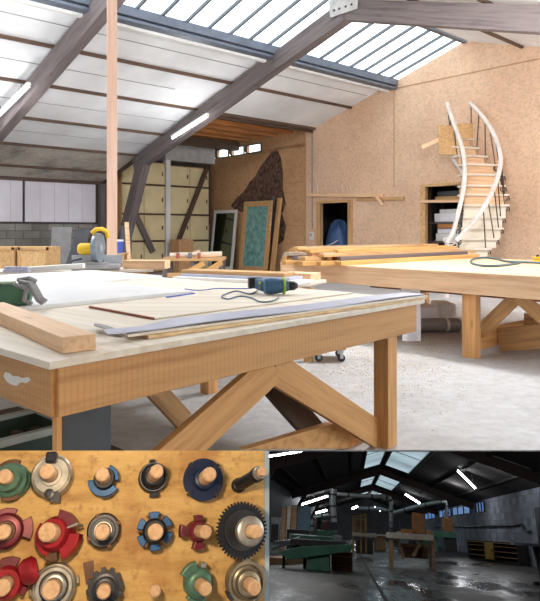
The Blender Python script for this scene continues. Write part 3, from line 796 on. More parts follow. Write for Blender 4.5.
o = MB(); o.bar(R(-1.9, 8.2, 0), R(-1.9, 8.2, 1.0), .5, .5, up=U); tag(o.build('cardboard_box', M_brown, bevel=.01), 'brown box on the floor before the cream cupboards', 'box')

M_brickred = paint('faded_red', (170, 80, 66), .5)
# middle bench cluttered with frames
q = P(195, 257, 11.0); z = q.z
t = thing('work_bench', 'small bench heaped with pine frames in front of the cream cupboards', 'bench', (q.x, 11.0, 0))
L = 60/F*11
MB().box((q.x, 11.0, z-.03), (L, .7, .05)).build('bench_top', M_tan, t, bevel=.004)
for sx in (-.45, 0, .45):
    for sy in (-.28, .28): MB().box((q.x+sx*L, 11+sy, (z-.055)/2), (.08, .08, z-.055)).build('leg', M_oldwood, t)
MB().box((q.x, 10.72, z-.3), (L*.9, .04, .08)).build('rail', M_tan, t)
for i, (x0, y0, x1, y1, w_, l) in enumerate(((170, 254.5, 222, 253, .07, 'long flat pine strip on top of the middle bench'), (184, 256, 200, 250.5, .05, 'short pine strip propped up at an angle on the middle bench'), (200, 256, 222, 254.8, .05, 'short pine strip lying right on the middle bench'))):
    o = MB(); yy = 10.75+.12*i; o.bar(P(x0, y0, yy), P(x1, y1, yy), .06, w_*.8)
    tag(o.build('pine_strip', M_pale if i else M_ply, bevel=.002), l, 'timber')
for i, (x, c, l) in enumerate(((178, M_brickred, 'small red tin on the middle bench, left one'), (199, M_brickred, 'small red tin on the middle bench, right one'), (190, M_steel, 'small blue-grey tin between the red tins'))):
    p = P(x, 262, 10.66); p.z = z-.005
    t3 = thing('tin', l, 'tin', p); MB().lathe(p, Z, [(.03, 0), (.03, .08), (.028, .085)], 14).build('can', c, t3, smooth=True); MB().lathe(p+V3((0, 0, .085)), Z, [(.03, 0), (.036, .012)], 14).build('lid', M_alu, t3, smooth=True)
for i, (x0, y0, x1, y1, Y) in enumerate(((181, 276, 204, 263, 10.4), (196, 278, 222, 262, 10.3))):
    o = MB(); o.bar(P(x0, y0, Y), P(x1, y1, Y), .05, .09); tag(o.build('pine_strip', M_honey, bevel=.002), ('orange pine strip leaning diagonally on the middle bench, left one', 'orange pine strip leaning diagonally on the middle bench, right one')[i], 'timber')

# boards on a trestle between the tables
zt3 = .80
t = thing('trestle_bench', 'low trestle bench behind the near table carrying flat boards', 'bench', (-.40, 6.6, 0))
ctr = onz(238, 281, zt3); RT = Matrix.Rotation(math.radians(-28), 3, 'Z')
def tl(x, y, z): return V3((ctr.x, ctr.y, 0))+RT @ V3((x, y, z))
MB().box(tl(0, .2, zt3-.02), (1.3, .8, .03), RT).build('bench_top', M_ply, t, bevel=.003)
for sx in (-.5, .5):
    for sy in (-.1, .5): MB().box(tl(sx, sy, (zt3-.035)/2), (.07, .07, zt3-.035), RT).build('leg', M_tan, t)
zz = zt3-.0045
for i, (w, y, L, mt, th, l) in enumerate(((.34, .05, 1.35, M_melamine, .03, 'white board at the bottom of the stack behind the drill'), (.28, .12, 1.2, M_lilac, .025, 'lilac grey board in the middle of the stack behind the drill'), (.22, .14, 1.15, M_tan, .035, 'brown board on top of the stack behind the drill'))):
    o = MB(); o.box(tl(-.05*i, y, zz+th/2), (L, w, th-.001), RT); tag(o.build('board', mt, bevel=.003), l, 'board'); zz += th
o = MB(); o.box(tl(.42, .47, zt3+.03), (.34, .24, .07), RT); tag(o.build('wood_block', M_pale, bevel=.004), 'pale lime-edged wood block right of the flat boards', 'timber')

# doors leaning on the gable wall
def framed(px, name, label, fmat, gmat, aoff, fr, lean=.22, cat='door'):
    (xl, yl), (xr, yr), bot = px
    a = aoff
    p0 = on_a(xl, yl, a); p1 = on_a(xr, yr, a)
    b0 = (p0-G).dot(V); b1 = (p1-G).dot(V); h = (p0.z+p1.z)/2
    t = thing(name, label, cat, R(a-lean, (b0+b1)/2, 0))
    def q(b, f, o=0): return R(a-lean*(1-f)-o, b, h*f)
    def member(pts, mt, nm, th=.05, off=0):
        m = MB(); m.prism([q(b, f, off) for b, f in pts], U*th); return m.build(nm, mt, t, bevel=.004)
    w = fr/(b0-b1); fw = fr; fh = fr/h
    member(((b0, 0), (b0-fw, 0), (b0-fw, 1), (b0, 1)), fmat, 'stile'); member(((b1+fw, 0), (b1, 0), (b1, 1), (b1+fw, 1)), fmat, 'stile')
    member(((b0-fw, 1-fh), (b1+fw, 1-fh), (b1+fw, 1), (b0-fw, 1)), fmat, 'rail'); member(((b0-fw, 0), (b1+fw, 0), (b1+fw, fh*1.3), (b0-fw, fh*1.3)), fmat, 'rail')
    member(((b0-fw, fh*1.3), (b1+fw, fh*1.3), (b1+fw, 1-fh), (b0-fw, 1-fh)), gmat, 'glass_pane', .01, -.02)
    return t
framed(((214, 211), (237, 209), 0), 'glazed_frame', 'white framed window leaning at the left end of the gable wall', M_white, M_glass, -.10, .10, cat='window frame')
framed(((244, 202), (272, 200), 0), 'glazed_door', 'wooden door with a teal glass pane leaning on the gable wall', M_tan, M_frost, -.30, .16)
o = MB(); p0 = on_a(280, 198, -.08); o.bar(R(-.42, (p0-G).dot(V)-.02, 0), p0, .06, .16, up=V); tag(o.build('plank', M_tan, bevel=.003), 'brown plank leaning right of the teal glass door', 'plank')
o = MB(); p0 = on_a(274, 196, -.06); o.bar(R(-.12, (p0-G).dot(V)+.01, 0), p0, .04, .10, up=V); tag(o.build('plank', M_oldwood, bevel=.003), 'thin grey plank standing against the wall between the teal glass door and the brown plank', 'plank')

# ledger board on the gable with a stick, switch box
o = MB(); o.bar(on_a(308, 195, -.056), on_a(383, 195.5, -.056), .10, .085); tag(o.build('ledger_board', M_pale, bevel=.003), 'long pale ledger board fixed above the left doorway', 'board')
o = MB(); o.bar(on_a(357, 199.6, -.036), on_a(404, 198.2, -.036), .06, .075); tag(o.build('ledger_board', M_tan, bevel=.003), 'shorter brown ledger board right of the pale ledger board', 'board')
o = MB(); o.bar(on_a(373, 193, -.14), on_a(383, 205, -.14), .05, .07); tag(o.build('stick', M_pale, bevel=.003), 'short pale stick crossing the ledger boards', 'stick')
for i, (x, dxp) in enumerate(((318, -1), (337, -2), (343, -1), (352, -2))):
    o = MB(); o.tube([on_a(x, 192.5, -.06), on_a(x+dxp, 184+i % 2*3, -.06)], .012, 6); tag(o.build('metal_rod', M_rail), 'thin pale rod standing on the ledger board, %s from the left' % ('first', 'second', 'third', 'fourth')[i], 'rod')
p = on_a(314, 236, 0); p = R(-.001, 4.63, p.z)
t = thing('switch_box', 'white switch box at the lower end of the wall conduit', 'switch', p)
MB().box(p-U*.035, (.07, .11, .22), ROOM).build('box', M_white, t, bevel=.006); MB().box(p-U*.074+Z*.03, (.01, .05, .07), ROOM).build('switch', M_greylam, t)

# what shows through the doorways
t = thing('tarpaulin_heap', 'dark blue covered heap inside the left doorway', 'heap', R(.9, 4.45, 0))
m = MB()
def heap(u, v):
    r = .42*math.cos(u*PI/2)**.7; a = 2*PI*v
    return R(.9, 4.45, .001)+U*(r*math.cos(a)*(1+.15*math.sin(3*a)))+V*(r*math.sin(a)*1.05)+Z*(1.5*math.sin(u*PI/2)*(1+.06*math.sin(5*a+u*3)))
m.grid(heap, 8, 22); m.build('cover', paint('blue_tarpaulin', (84, 116, 168), .5), t, smooth=True)
m = MB(); m.tube([R(.47, 4.5, .85), R(.44, 4.3, .9), R(.5, 4.15, 1.0)], .02, 6); m.build('tie_rope', M_white, t)
o = MB(); o.bar(R(.35, 3.52, 0), R(.45, 3.47, 1.95), .2, .06, up=U); tag(o.build('board', M_dkgrey), 'dark upright board inside the left doorway', 'board')
t = thing('storage_rack', 'rack of stored boards inside the doorway behind the spiral stair', 'rack', R(.7, .55, 0))
for b in (-.05, 1.15):
    for a in (.4, 1.0): MB().bar(R(a, b, 0), R(a, b, 2.4), .07, .07, up=U).build('upright', M_darkwood, t)
for z in (.5, 1.0, 1.45, 1.95): MB().box(R(.7, .55, z), (.68, 1.2, .04), ROOM).build('shelf', M_oldwood, t)
i = 0
for z, items in ((1.0, ((.18, M_white), (.12, M_sheet), (.1, M_orange))), (1.45, ((.2, M_sheet), (.1, M_white))), (1.95, ((.1, M_tan), (.12, M_dkgrey))), (.5, ((.2, M_greylam), (.1, M_white)))):
    zz = z+.021
    for h, mt in items:
        o = MB(); o.box(R(.66+.05*math.sin(i*2), .55+.08*math.sin(i*3), zz+h/2), (.5, .9-.05*(i % 3), h-.004), ROOM)
        nm = {1.0: 'third', 1.45: 'second', 1.95: 'top', .5: 'lowest'}[z]
        tag(o.build('stored_sheets', mt, bevel=.01), '%s stack of sheets on the %s shelf of the rack behind the stair' % (('lowest', 'upper', 'topmost')[items.index((h, mt))], nm), 'sheets', 'stored sheets on the rack'); zz += h; i += 1
o = MB(); o.bar(on_a(421, 201.5, -.12), on_a(462, 201, -.12), .06, .06); tag(o.build('door_batten', M_pale, bevel=.003), 'pale batten fixed across the doorway behind the stair', 'batten')

# ---------------------------------------------------------------- spiral stair
steps = [(462, 22, 138), (465, 27, 147), (472, 30, 155.5), (480, 34, 164), (483, 39, 174), (483.5, 40, 185), (485, 43, 194), (485, 43, 204.5), (482, 41, 216.6), (481, 39, 227.6), (478, 36, 238), (473, 29, 248)]
st = thing('spiral_stair', 'pale wooden spiral stair with two white handrails against the gable wall', 'stair', P(478, 262, 12.0)*1.0)
st.location.z = 0
N = len(steps); posn = []
for i, (x, w, y) in enumerate(steps):
    Y = 13.35-1.25*i/(N-1)-.12*math.sin(PI*i/(N-1)); posn.append((P(x, y, Y), w/F*Y))
p, w = posn[-1]
for j in range(1, 5): posn.append((p+V3((-.09*j, .05*j, -.19*j)), w*(1-.06*j)))
yaws = [math.radians(38-5.2*i) for i in range(len(posn))]
for i, ((p, w), ya) in enumerate(zip(posn, yaws)):
    rt = Matrix.Rotation(ya*.6, 3, 'Z')
    tr = MB().box(p+rt @ V3((0, .10, -.02)), (w+.07, .34, .04), rt).build('tread', M_ply, st, bevel=.006)
    zb = posn[i+1][0].z if i+1 < len(posn) else 0
    MB().box(p+rt @ V3((0, 0.02, -(p.z-.032-zb)/2-.032)), (w-.02, .02, max(.05, p.z-.034-zb)), rt).build('riser', M_ply if i > 6 else M_pale, tr)
def sspline(pts, k=6):
    out = []
    for i in range(len(pts)-1):
        a, b, c, d = pts[max(0, i-1)], pts[i], pts[i+1], pts[min(len(pts)-1, i+2)]
        for q in range(k):
            f = q/k; out.append(.5*((2*b)+(c-a)*f+(2*a-5*b+4*c-d)*f*f+(3*b-a-3*c+d)*f**3))
    out.append(pts[-1]); return out
def srail(px): return sspline([P(x, y, Y) for x, y, Y in px])
rl = srail([(447, 103, 13.3), (452, 118, 13.1), (458, 135, 12.8), (462.5, 150, 12.5), (464.5, 165, 12.3), (464.5, 180, 12.1), (462, 197, 11.9), (458, 214, 11.8), (453, 232, 11.75), (447, 243, 11.7)])
rr = srail([(470, 103, 13.4), (479, 112, 13.2), (488, 124, 12.9), (496, 139, 12.6), (500.5, 155, 12.3), (499.5, 170, 12.1), (495, 185, 11.95), (488, 200, 11.8), (478, 216, 11.7), (466, 230, 11.65), (456, 241, 11.6)])
MB().tube(rl, .045, 10).build('handrail', M_rail, st, smooth=True)
MB().tube(rr, .045, 10).build('handrail', M_rail, st, smooth=True)
def nearest(rail, p): return min(rail, key=lambda q: abs(q.z-(p.z+.75)))
for side, rail in ((-1, rl), (1, rr)):
    for i in range(0, N):
        p, w = posn[i]; q0 = p+V3((side*(w/2-.02), .05, .0)); q1 = nearest(rail, p)
        if (q1-q0).length > 1.5: continue
        MB().tube([q0, q1], .011, 6).build('baluster', M_iron, st)
for side in (-1, 1):   # curled string brackets under the tread ends
    for i in range(3, len(posn)-1):
        if side < 0 and i < 7: continue
        p, w = posn[i]; c = p+V3((side*(w/2+.01), .06, -.09)); pts = []
        for k in range(15):
            a = -.5+k*.5; r = .075*(1-k/22); pts.append(c+V3((side*r*math.cos(a), 0, r*math.sin(a))))
        MB().tube(pts, .012, 6).build('scroll_bracket', M_iron, st)
MB().tube(sspline([p+V3((-w/2+.03, .14, -.16)) for p, w in posn], 3), .035, 8).build('string', M_rail, st, smooth=True)
MB().tube(sspline([p+V3((w/2-.03, .14, -.16)) for p, w in posn], 3), .035, 8).build('string', M_rail, st, smooth=True)
m = MB()
for k in range(5):
    c = P(448+2.2*(k % 3), 240+k*2.5, 11.75); m.tube([c+V3((.09*math.cos(a*.6), .0, .05*math.sin(a*.6))) for a in range(11)], .014, 6)
m.build('rail_scroll', M_rail, st)
MB().tube([P(447, 243, 11.7), V3((P(447, 243, 11.7).x, 11.72, 0))], .04, 8).build('newel', M_rail, st)
m = MB(); m.prism([P(438, 125, 13.1), P(456, 125.5, 13.1), P(456, 155, 13.1), P(439, 154, 13.1)], V3((0, .04, 0))); m.build('landing_panel', M_osb2, st)
m = MB(); m.prism([P(454, 124, 13.2), P(473, 123, 13.3), P(473, 138, 13.3), P(454, 139, 13.2)], V3((0, .04, 0))); m.build('landing_panel', M_osb2, st)
MB().bar(P(422, 147.5, 13.25), P(440, 139.5, 13.15), .10, .09).build('landing_bearer', M_pale, st)
# ================================================================ tool board in front of the near table
BN = -ray(135, 525).normalized(); BC = EYE-BN*1.65; MPP = 1.65/F*math.cos(math.atan(math.hypot(135, 295)/F))
def BP(px, py, h=0): return onplane(px, py, BC+BN*h, BN)
M_bply = None
def boardmat():
    m, nt, b, v = newmat('stained_tool_board')
    f = noise(nt, mapping(nt, v, (4, 22, 9)), 1.0, 6, .7); f2 = noise(nt, v, 34, 5, .7); f3 = noise(nt, v, 6, 4, .6)
    c = ramp(nt, f, [(.3, (178, 132, 72)), (.5, (214, 168, 98)), (.72, (230, 190, 120))])
    c = mixc(nt, ramp(nt, f2, [(.52, (0, 0, 0)), (.68, (200, 200, 200))]), c, (140, 88, 42))
    c = mixc(nt, ramp(nt, f3, [(.5, (0, 0, 0)), (.66, (200, 200, 200))]), c, (164, 104, 52))
    nt.links.new(c, b.inputs['Base Color']); b.inputs['Roughness'].default_value = .7
    return m
M_bply = boardmat()
M_peg = wood('peg_wood', (206, 164, 122), (180, 134, 94), 4, knots=False)
def m_(n, c, r=.4, mt=.3, v=.18): return paint(n, c, r, mt, v, 30)
K_silver = m_('worn_silver', (176, 168, 156), .35, .7); K_steel = m_('dark_steel', (62, 60, 62), .4, .5); K_blk = m_('blackened_steel', (34, 36, 42), .45, .4)
K_blue = m_('cutter_blue', (30, 78, 122)); K_navy = m_('cutter_navy', (34, 44, 72)); K_red = m_('cutter_red', (160, 28, 36)); K_mar = m_('cutter_maroon', (116, 36, 46))
K_green = m_('cutter_green', (84, 118, 96)); K_bronze = m_('cutter_bronze', (158, 144, 122), .38, .6); K_knife = m_('brown_knife', (112, 74, 46), .6, .1); K_dul = m_('dull_red', (116, 52, 56))

tb = thing('tool_board', 'stained plywood tool board with wooden pegs in front of the near table', 'tool board', V3((BC.x, BC.y, 0)))
m = MB(); poly = [BP(-14, 450.6), BP(264.5, 450.6), BP(264.5, 640), BP(-14, 640)]
ux = (poly[1]-poly[0]).normalized(); uy = BN.cross(ux)
gc = [V3((ux.dot(p), uy.dot(p), 0)) for p in poly]; gc += [g+V3((0, 0, .02)) for g in gc]
m.prism(poly, -BN*.02, gc=gc, off=False); m.build('panel', M_bply, tb)
m = MB(); m.prism([BP(264.7, 450.8), BP(269.2, 450.8), BP(269.2, 640), BP(264.7, 640)], -BN*.02)
m.build('edge_strip', paint('pale_blue_edge', (176, 192, 200), .5), tb)
for x in (20, 240):
    p = BP(x, 600, -.045); MB().bar(p, V3((p.x, p.y, .0)), .05, .05, up=V3((0, 1, 0))).build('leg', M_tan, tb)
for x in (60, 200):
    p0, p1 = BP(x, 470, -.045), BP(x, 600, -.045); MB().bar(p0, p1, .05, .04, up=BN).build('batten', M_tan, tb)
    q = V3((p0.x*1.05, p0.y+.0, 0))

def setaxis(cx, cy, ch, ex, ey, eh):
    p, q = BP(cx, cy, ch), BP(ex, ey, eh); ax = (q-p).normalized()
    base = p-ax*(ch/ax.dot(BN)); return base, ax, q
def peg(cx, cy, ch, ex, ey, eh, rp):
    base, ax, q = setaxis(cx, cy, ch, ex, ey, eh); L = (q-base).length; r = rp*MPP*.86
    MB().lathe(base, ax, [(r, .0), (r, L-.003), (r-.003, L)], 18).build('peg', M_peg, tb, smooth=True)
    return base, ax, L, r
def cut(cx, cy, rad, ex, ey, rp, name, label, cat, eh=.105, ch=.03):
    base, ax, L, r = peg(cx, cy, ch, ex, ey, eh, rp)
    base = base+ax*(rad*MPP*math.sqrt(max(0, 1-ax.dot(BN)**2))*1.3+.0015)
    t = thing(name, label, cat, base); return t, base, ax, rad*MPP*(1-ch/1.65), r+.0012
def ring(t, base, ax, r0, prof, mt, nm='body', n=28):
    """a ring on the peg: prof lists (outer radius, height)"""
    h0, h1 = prof[0][1], prof[-1][1]
    MB().lathe(base, ax, [(r0, h0)]+list(prof)+[(r0, h1)], n, hole=True).build(nm, mt, t, smooth=True)
def wing(t, base, ax, r0, r1, a0, a1, h0, h1, mt, nm='wing', twist=0):
    m = MB(); x, y, z = m.frame(ax); n = 8; poly = []
    for k in range(n+1):
        a = math.radians(a0+(a1-a0)*k/n); poly.append(base+x*(r1*math.cos(a))+y*(r1*math.sin(a))+z*(h0+twist*k/n))
    for k in range(n, -1, -1):
        a = math.radians(a0+(a1-a0)*k/n); poly.append(base+x*(r0*math.cos(a))+y*(r0*math.sin(a))+z*h0)
    m.prism(poly, ax*(h1-h0)); return m.build(nm, mt, t, bevel=.0015)
C = 'cutter head'
K_dim = m_('dim_steel', (112, 112, 112), .4, .5)
# top row
t, b, a, R_, r0 = cut(12, 481, 17, 4, 476, 7.5, 'cutter_head', 'green stepped cutter at the left end of the top row', C)
ring(t, b, a, r0, [(R_, .002), (R_, .02), (R_*.92, .024), (R_*.92, .045), (R_*.74, .05), (R_*.7, .075)], K_green)
wing(t, b, a, r0*1.2, R_*1.18, 70, 130, .02, .034, K_knife, 'knife'); wing(t, b, a, r0*1.2, R_*1.12, 250, 300, .02, .034, K_knife, 'knife')
t, b, a, R_, r0 = cut(52, 476, 20.5, 46.5, 471, 8, 'cutter_head', 'silver ring cutter with a black block at its top, top row', C)
ring(t, b, a, r0, [(R_, .002), (R_, .026), (R_*.93, .032), (R_*.86, .030), (R_*.80, .036), (R_*.52, .036), (R_*.5, .044)], K_silver)
m = MB(); x, y, z = m.frame(a); m.box(b+y*R_*.78+z*.046, (.024, .024, .03), Matrix((x, y, z)).transposed()); m.build('clamp_block', K_blk, t, bevel=.004)
m = MB(); m.lathe(b-y*R_*.85+z*.034, a, [(.011, 0), (.011, .008), (.005, .009)], 12); m.box(b-y*R_*1.0+x*.012+z*.018, (.02, .02, .03), Matrix((x, y, z)).transposed()); m.build('screw', K_steel, t)
t, b, a, R_, r0 = cut(105, 480, 15, 102, 474, 7.5, 'cutter_head', 'blue crescent cutter on a dark core, top row', C)
ring(t, b, a, r0, [(R_*.72, .002), (R_*.72, .04), (R_*.62, .05)], K_blk)
wing(t, b, a, r0*1.15, R_*1.1, 180, 325, .012, .036, K_blue); wing(t, b, a, r0*1.15, R_*.95, -10, 70, .018, .04, K_blue); wing(t, b, a, R_*.6, R_*1.16, 260, 300, .004, .02, K_steel, 'knife')
t, b, a, R_, r0 = cut(153.5, 477, 15, 157, 471, 7.5, 'cutter_head', 'black ringed steel cutter with pointed tips, top row', C)
ring(t, b, a, r0, [(R_, .002), (R_, .02), (R_*.95, .024), (R_*.86, .022), (R_*.8, .03), (R_*.72, .028), (R_*.6, .04), (R_*.5, .042)], K_steel)
ring(t, b, a, R_*.87, [(R_*.93, .022), (R_*.93, .0265)], K_dim, 'bright_rim'); wing(t, b, a, R_*.9, R_*1.2, 80, 100, .006, .02, K_blk, 'tip'); wing(t, b, a, R_*.9, R_*1.28, 255, 285, .006, .02, K_blk, 'tip')
t, b, a, R_, r0 = cut(203, 480, 21, 210, 474, 8, 'grooving_disc', 'dark navy grooving disc with four notches, top row', C)
rad = []
for k in range(96): rad.append(R_*(.93 if k % 24 < 2 else 1.0))
MB().gear(b, a, rad, .016, .026, rot=.5, bore=r0).build('disc', K_navy, t)
ring(t, b, a, r0, [(R_*.62, .002), (R_*.62, .016)], K_blk, 'spacer'); ring(t, b, a, r0, [(R_*.55, .0265), (R_*.5, .04), (R_*.4, .043)], K_navy, 'hub')
for k in range(4): wing(t, b, a, R_*.8, R_*1.05, 30+90*k, 40+90*k, .012, .030, K_steel, 'tooth')
base, ax, q = setaxis(241, 484, .035, 263, 471, .15); L = (q-base).length
MB().lathe(base, ax, [(.010, 0), (.010, L)], 14).build('peg', M_peg, tb, smooth=True)
t = thing('spindle_arbor', 'black cylindrical arbor at the right end of the top row', 'arbor', base)
ring(t, base, ax, .0112, [(.017, .017), (.017, .03), (.0145, .032), (.0145, L*.74), (.017, L*.75), (.017, L*.85)], K_blk); ring(t, base, ax, .0112, [(.0155, L*.855), (.0135, L*.93)], K_silver, 'collar')
# middle row
t, b, a, R_, r0 = cut(6, 531, 17, 3, 532, 7.5, 'cutter_head', 'maroon cutter with a right wing at the left end of the middle row', C, ch=.034)
ring(t, b, a, r0, [(R_*.95, .002), (R_*.95, .03), (R_*.8, .038), (R_*.6, .04)], K_mar); wing(t, b, a, R_*.5, R_*1.45, -25, 25, .016, .03, K_dul); wing(t, b, a, R_*.5, R_*1.2, 60, 120, .01, .03, K_dul)
ring(t, b, a, r0, [(R_*.55, .0405), (R_*.5, .052)], K_knife, 'collar')
t, b, a, R_, r0 = cut(55, 534, 19, 46.5, 532, 9.5, 'cutter_head', 'bright red cutter with two wide wings, middle row', C, ch=.052)
ring(t, b, a, r0, [(R_*.85, .002), (R_*.85, .04), (R_*.74, .052), (R_*.66, .06)], K_red)
wing(t, b, a, R_*.5, R_*1.15, 25, 85, .012, .05, K_dul); wing(t, b, a, R_*.52, R_*1.3, -62, 2, .012, .045, K_red); wing(t, b, a, R_*.52, R_*1.05, 150, 265, .018, .036, K_red)
wing(t, b, a, R_*.75, R_*1.3, 18, 24, .012, .056, K_silver, 'knife'); wing(t, b, a, R_*.8, R_*1.22, 255, 285, .02, .036, K_knife, 'knife')
t, b, a, R_, r0 = cut(103.5, 530.5, 16, 102, 532, 8, 'cutter_head', 'plain dark ring cutter without blades, middle row', C)
ring(t, b, a, r0, [(R_, .002), (R_, .03), (R_*.9, .036), (R_*.74, .036), (R_*.7, .046), (R_*.56, .046)], K_steel); ring(t, b, a, r0, [(R_*.55, .0465), (R_*.52, .055)], K_silver, 'collar')
for k in range(4): wing(t, b, a, R_*.85, R_*1.04, 15+90*k, 30+90*k, .01, .038, K_knife, 'tip')
t, b, a, R_, r0 = cut(154.5, 531, 16.5, 155.5, 532, 8.5, 'cutter_head', 'blue six-lobed cutter on a dark hub, middle row', C)
ring(t, b, a, r0, [(R_*.72, .002), (R_*.72, .042), (R_*.58, .05)], K_blk)
for k in range(6): wing(t, b, a, R_*.6, R_*1.08, 12+60*k, 50+60*k, .01, .036, K_blue); wing(t, b, a, R_*.6, R_*1.0, 52+60*k, 60+60*k, .01, .034, K_knife, 'knife')
t, b, a, R_, r0 = cut(197, 531, 13, 206.5, 532, 7, 'cutter_head', 'small maroon bladed cutter beside the toothed saw disc', C)
ring(t, b, a, r0, [(R_*.75, .002), (R_*.75, .04), (R_*.62, .045)], K_mar)
for k, (q0, q1, rr) in enumerate(((60, 95, 1.15), (150, 190, 1.4), (245, 290, 1.3), (-15, 20, 1.0))): wing(t, b, a, R_*.5, R_*rr, q0, q1, .01, .032, K_dul if k % 2 else K_mar, 'blade')
t, b, a, R_, r0 = cut(240, 530, 27, 257, 532, 7, 'saw_disc', 'large black toothed saw disc at the right of the middle row', 'saw blade', eh=.17, ch=.045)
rad = []
for k in range(44): rad += [R_*1.0, R_*1.0, R_*.9, R_*.9]
MB().gear(b, a, rad, .040, .048, bore=r0).build('blade', K_blk, t)
ring(t, b, a, r0, [(R_*.5, .022), (R_*.5, .040)], K_steel, 'spacer'); ring(t, b, a, r0, [(R_*.72, .0485), (R_*.70, .052)], K_steel, 'flange'); ring(t, b, a, r0, [(R_*.48, .09), (R_*.5, .10), (R_*.5, .115), (R_*.42, .118)], K_silver, 'washer')
# bottom row
t, b, a, R_, r0 = cut(7, 583, 15, 2, 588, 8, 'cutter_head', 'red cutter with a barrel wing at the left of the bottom row', C)
ring(t, b, a, r0, [(R_, .002), (R_, .034), (R_*.8, .045)], K_red); m = MB(); x, y, z = m.frame(a)
m.lathe(b+x*R_*.8+y*R_*.4+z*.036, x+y*.25, [(.020, 0), (.027, .010), (.028, .028), (.020, .036)], 18); m.build('barrel', K_red, t, smooth=True)
wing(t, b, a, R_*.6, R_*1.45, 60, 110, .01, .03, K_dul); wing(t, b, a, R_*.6, R_*1.3, -40, -15, .01, .03, K_mar)
t, b, a, R_, r0 = cut(54, 587, 20.5, 50.5, 590.5, 9, 'cutter_head', 'smooth pale silver ring cutter, bottom row', C)
ring(t, b, a, r0, [(R_, .002), (R_, .022), (R_*.94, .03), (R_*.88, .028), (R_*.8, .034), (R_*.66, .034), (R_*.62, .028), (R_*.56, .042), (R_*.5, .044)], K_silver)
wing(t, b, a, R_*.95, R_*1.12, 0, 18, .006, .02, K_bronze, 'tip'); wing(t, b, a, R_*.95, R_*1.1, 180, 195, .006, .02, K_bronze, 'tip')
t, b, a, R_, r0 = cut(105, 588, 17.5, 103.5, 592, 7, 'gear_cutter', 'dark toothed gear cutter with a brown profile knife, bottom row', C)
rad = []
for k in range(12): rad += [R_*1.0]*3+[R_*.84]*2
MB().gear(b, a, rad, .008, .034, bore=r0).build('toothed_body', K_steel, t)
ring(t, b, a, r0, [(R_*.72, .0345), (R_*.72, .044), (R_*.6, .045), (R_*.56, .058), (R_*.46, .06)], K_steel, 'hub'); ring(t, b, a, r0, [(R_*.6, .002), (R_*.6, .008)], K_blk, 'spacer')
m = MB(); m.prism([BP(83, 563, .006), BP(93.5, 560, .006), BP(94, 577, .006), BP(86, 584, .006)], BN*.004); m.build('profile_knife', K_knife, t)
for (x, y, r) in ((155, 591, 6.5),): peg(x, y-.5, .03, x, y, .06, r)
q = [BP(148, 583, .006), BP(160, 580, .006), BP(163, 588, .006), BP(150, 592, .006)]
t, b, a, R_, r0 = cut(198.5, 583, 15.5, 206, 589.5, 7, 'cutter_head', 'green cutter with a raised left wing, bottom row', C)
ring(t, b, a, r0, [(R_*.92, .002), (R_*.92, .03), (R_*.75, .04), (R_*.6, .043)], K_green); wing(t, b, a, R_*.6, R_*1.3, 95, 150, .012, .034, K_green); wing(t, b, a, R_*.6, R_*1.12, 220, 290, .012, .03, K_green); wing(t, b, a, R_*.7, R_*1.2, 60, 80, .008, .03, K_silver, 'knife')
t, b, a, R_, r0 = cut(246.5, 582, 20.5, 255, 588.5, 7.5, 'cutter_head', 'bronze grey ring cutter at the right end of the bottom row', C)
ring(t, b, a, r0, [(R_, .002), (R_, .022), (R_*.93, .03), (R_*.8, .03), (R_*.74, .022), (R_*.6, .026), (R_*.55, .045), (R_*.42, .048)], K_bronze)
wing(t, b, a, R_*.9, R_*1.15, 75, 100, .006, .03, K_bronze, 'tip'); wing(t, b, a, R_*.9, R_*1.1, 195, 220, .006, .03, K_steel, 'tip')
# ================================================================ the dark sunken hall below the opening
def H(mb=None): return MB(HM)
HX0, HX1, HE, HRX, HRZ = -5.2, 10.0, 2.66, 2.4, 5.0
HS = (HRZ-HE)/(HX1-HRX)
def hz(x): return HRZ-HS*abs(x-HRX)
def hw(p): return HM @ V3(p)
RH = Matrix((hR, hF, hU)).transposed()
def wet():
    m, nt, b, v = newmat('wet_dark_concrete')
    f = noise(nt, mapping(nt, v, (.5, .16, 1)), 1.0, 7, .65); f2 = noise(nt, mapping(nt, v, (5, 2, 1)), 1.0, 6, .75)
    c = ramp(nt, f, [(.36, (48, 40, 34)), (.5, (72, 64, 55)), (.66, (92, 85, 77))])
    c = mixc(nt, .5, c, ramp(nt, f2, [(.3, (110, 106, 100)), (.6, (255, 255, 255))]), 'MULTIPLY')
    nt.links.new(c, b.inputs['Base Color'])
    nt.links.new(ramp(nt, f, [(.38, (100, 100, 100)), (.54, (190, 190, 190))]), b.inputs['Roughness'])
    return m
B_floor = wet(); B_block = blocks('pale_blue_blockwork', (168, 176, 190), (140, 146, 158), .9, .4)
B_roof = paint('dark_roof_boards', (38, 33, 31), .95, var=.3, scale=.4); B_truss = paint('dull_red_brown_beam', (70, 50, 46), .7, var=.2)
B_dark = paint('dark_rack', (52, 48, 46), .6); B_green = paint('machine_green', (70, 120, 98), .45, var=.15, scale=4); B_orange = paint('orange_ply', (158, 108, 66), .6, var=.15)
B_pipe = paint('galvanised_duct', (150, 158, 160), .4, .6); B_wood = wood('hall_timber', (170, 134, 96), (130, 98, 66)); B_yel = paint('dull_yellow', (170, 134, 70), .5)
B_blue = paint('dull_blue_board', (84, 112, 130), .6); B_pale = paint('pale_top', (206, 196, 178), .55); B_far = paint('far_wall_grey', (120, 122, 126), .85, var=.2, scale=.3)
B_sky = emit('hall_skylight', (184, 208, 218), .9, .25, .35); B_win = emit('hall_window', (110, 160, 226), .55, .3, .4); B_tube = emit('hall_tube', (246, 250, 255), 40)
m = H(); m.box((2.4, 60.2, -EH-.1), (15.6, 109.6, .2), off=False); struct(m.build('floor_hall', B_floor))
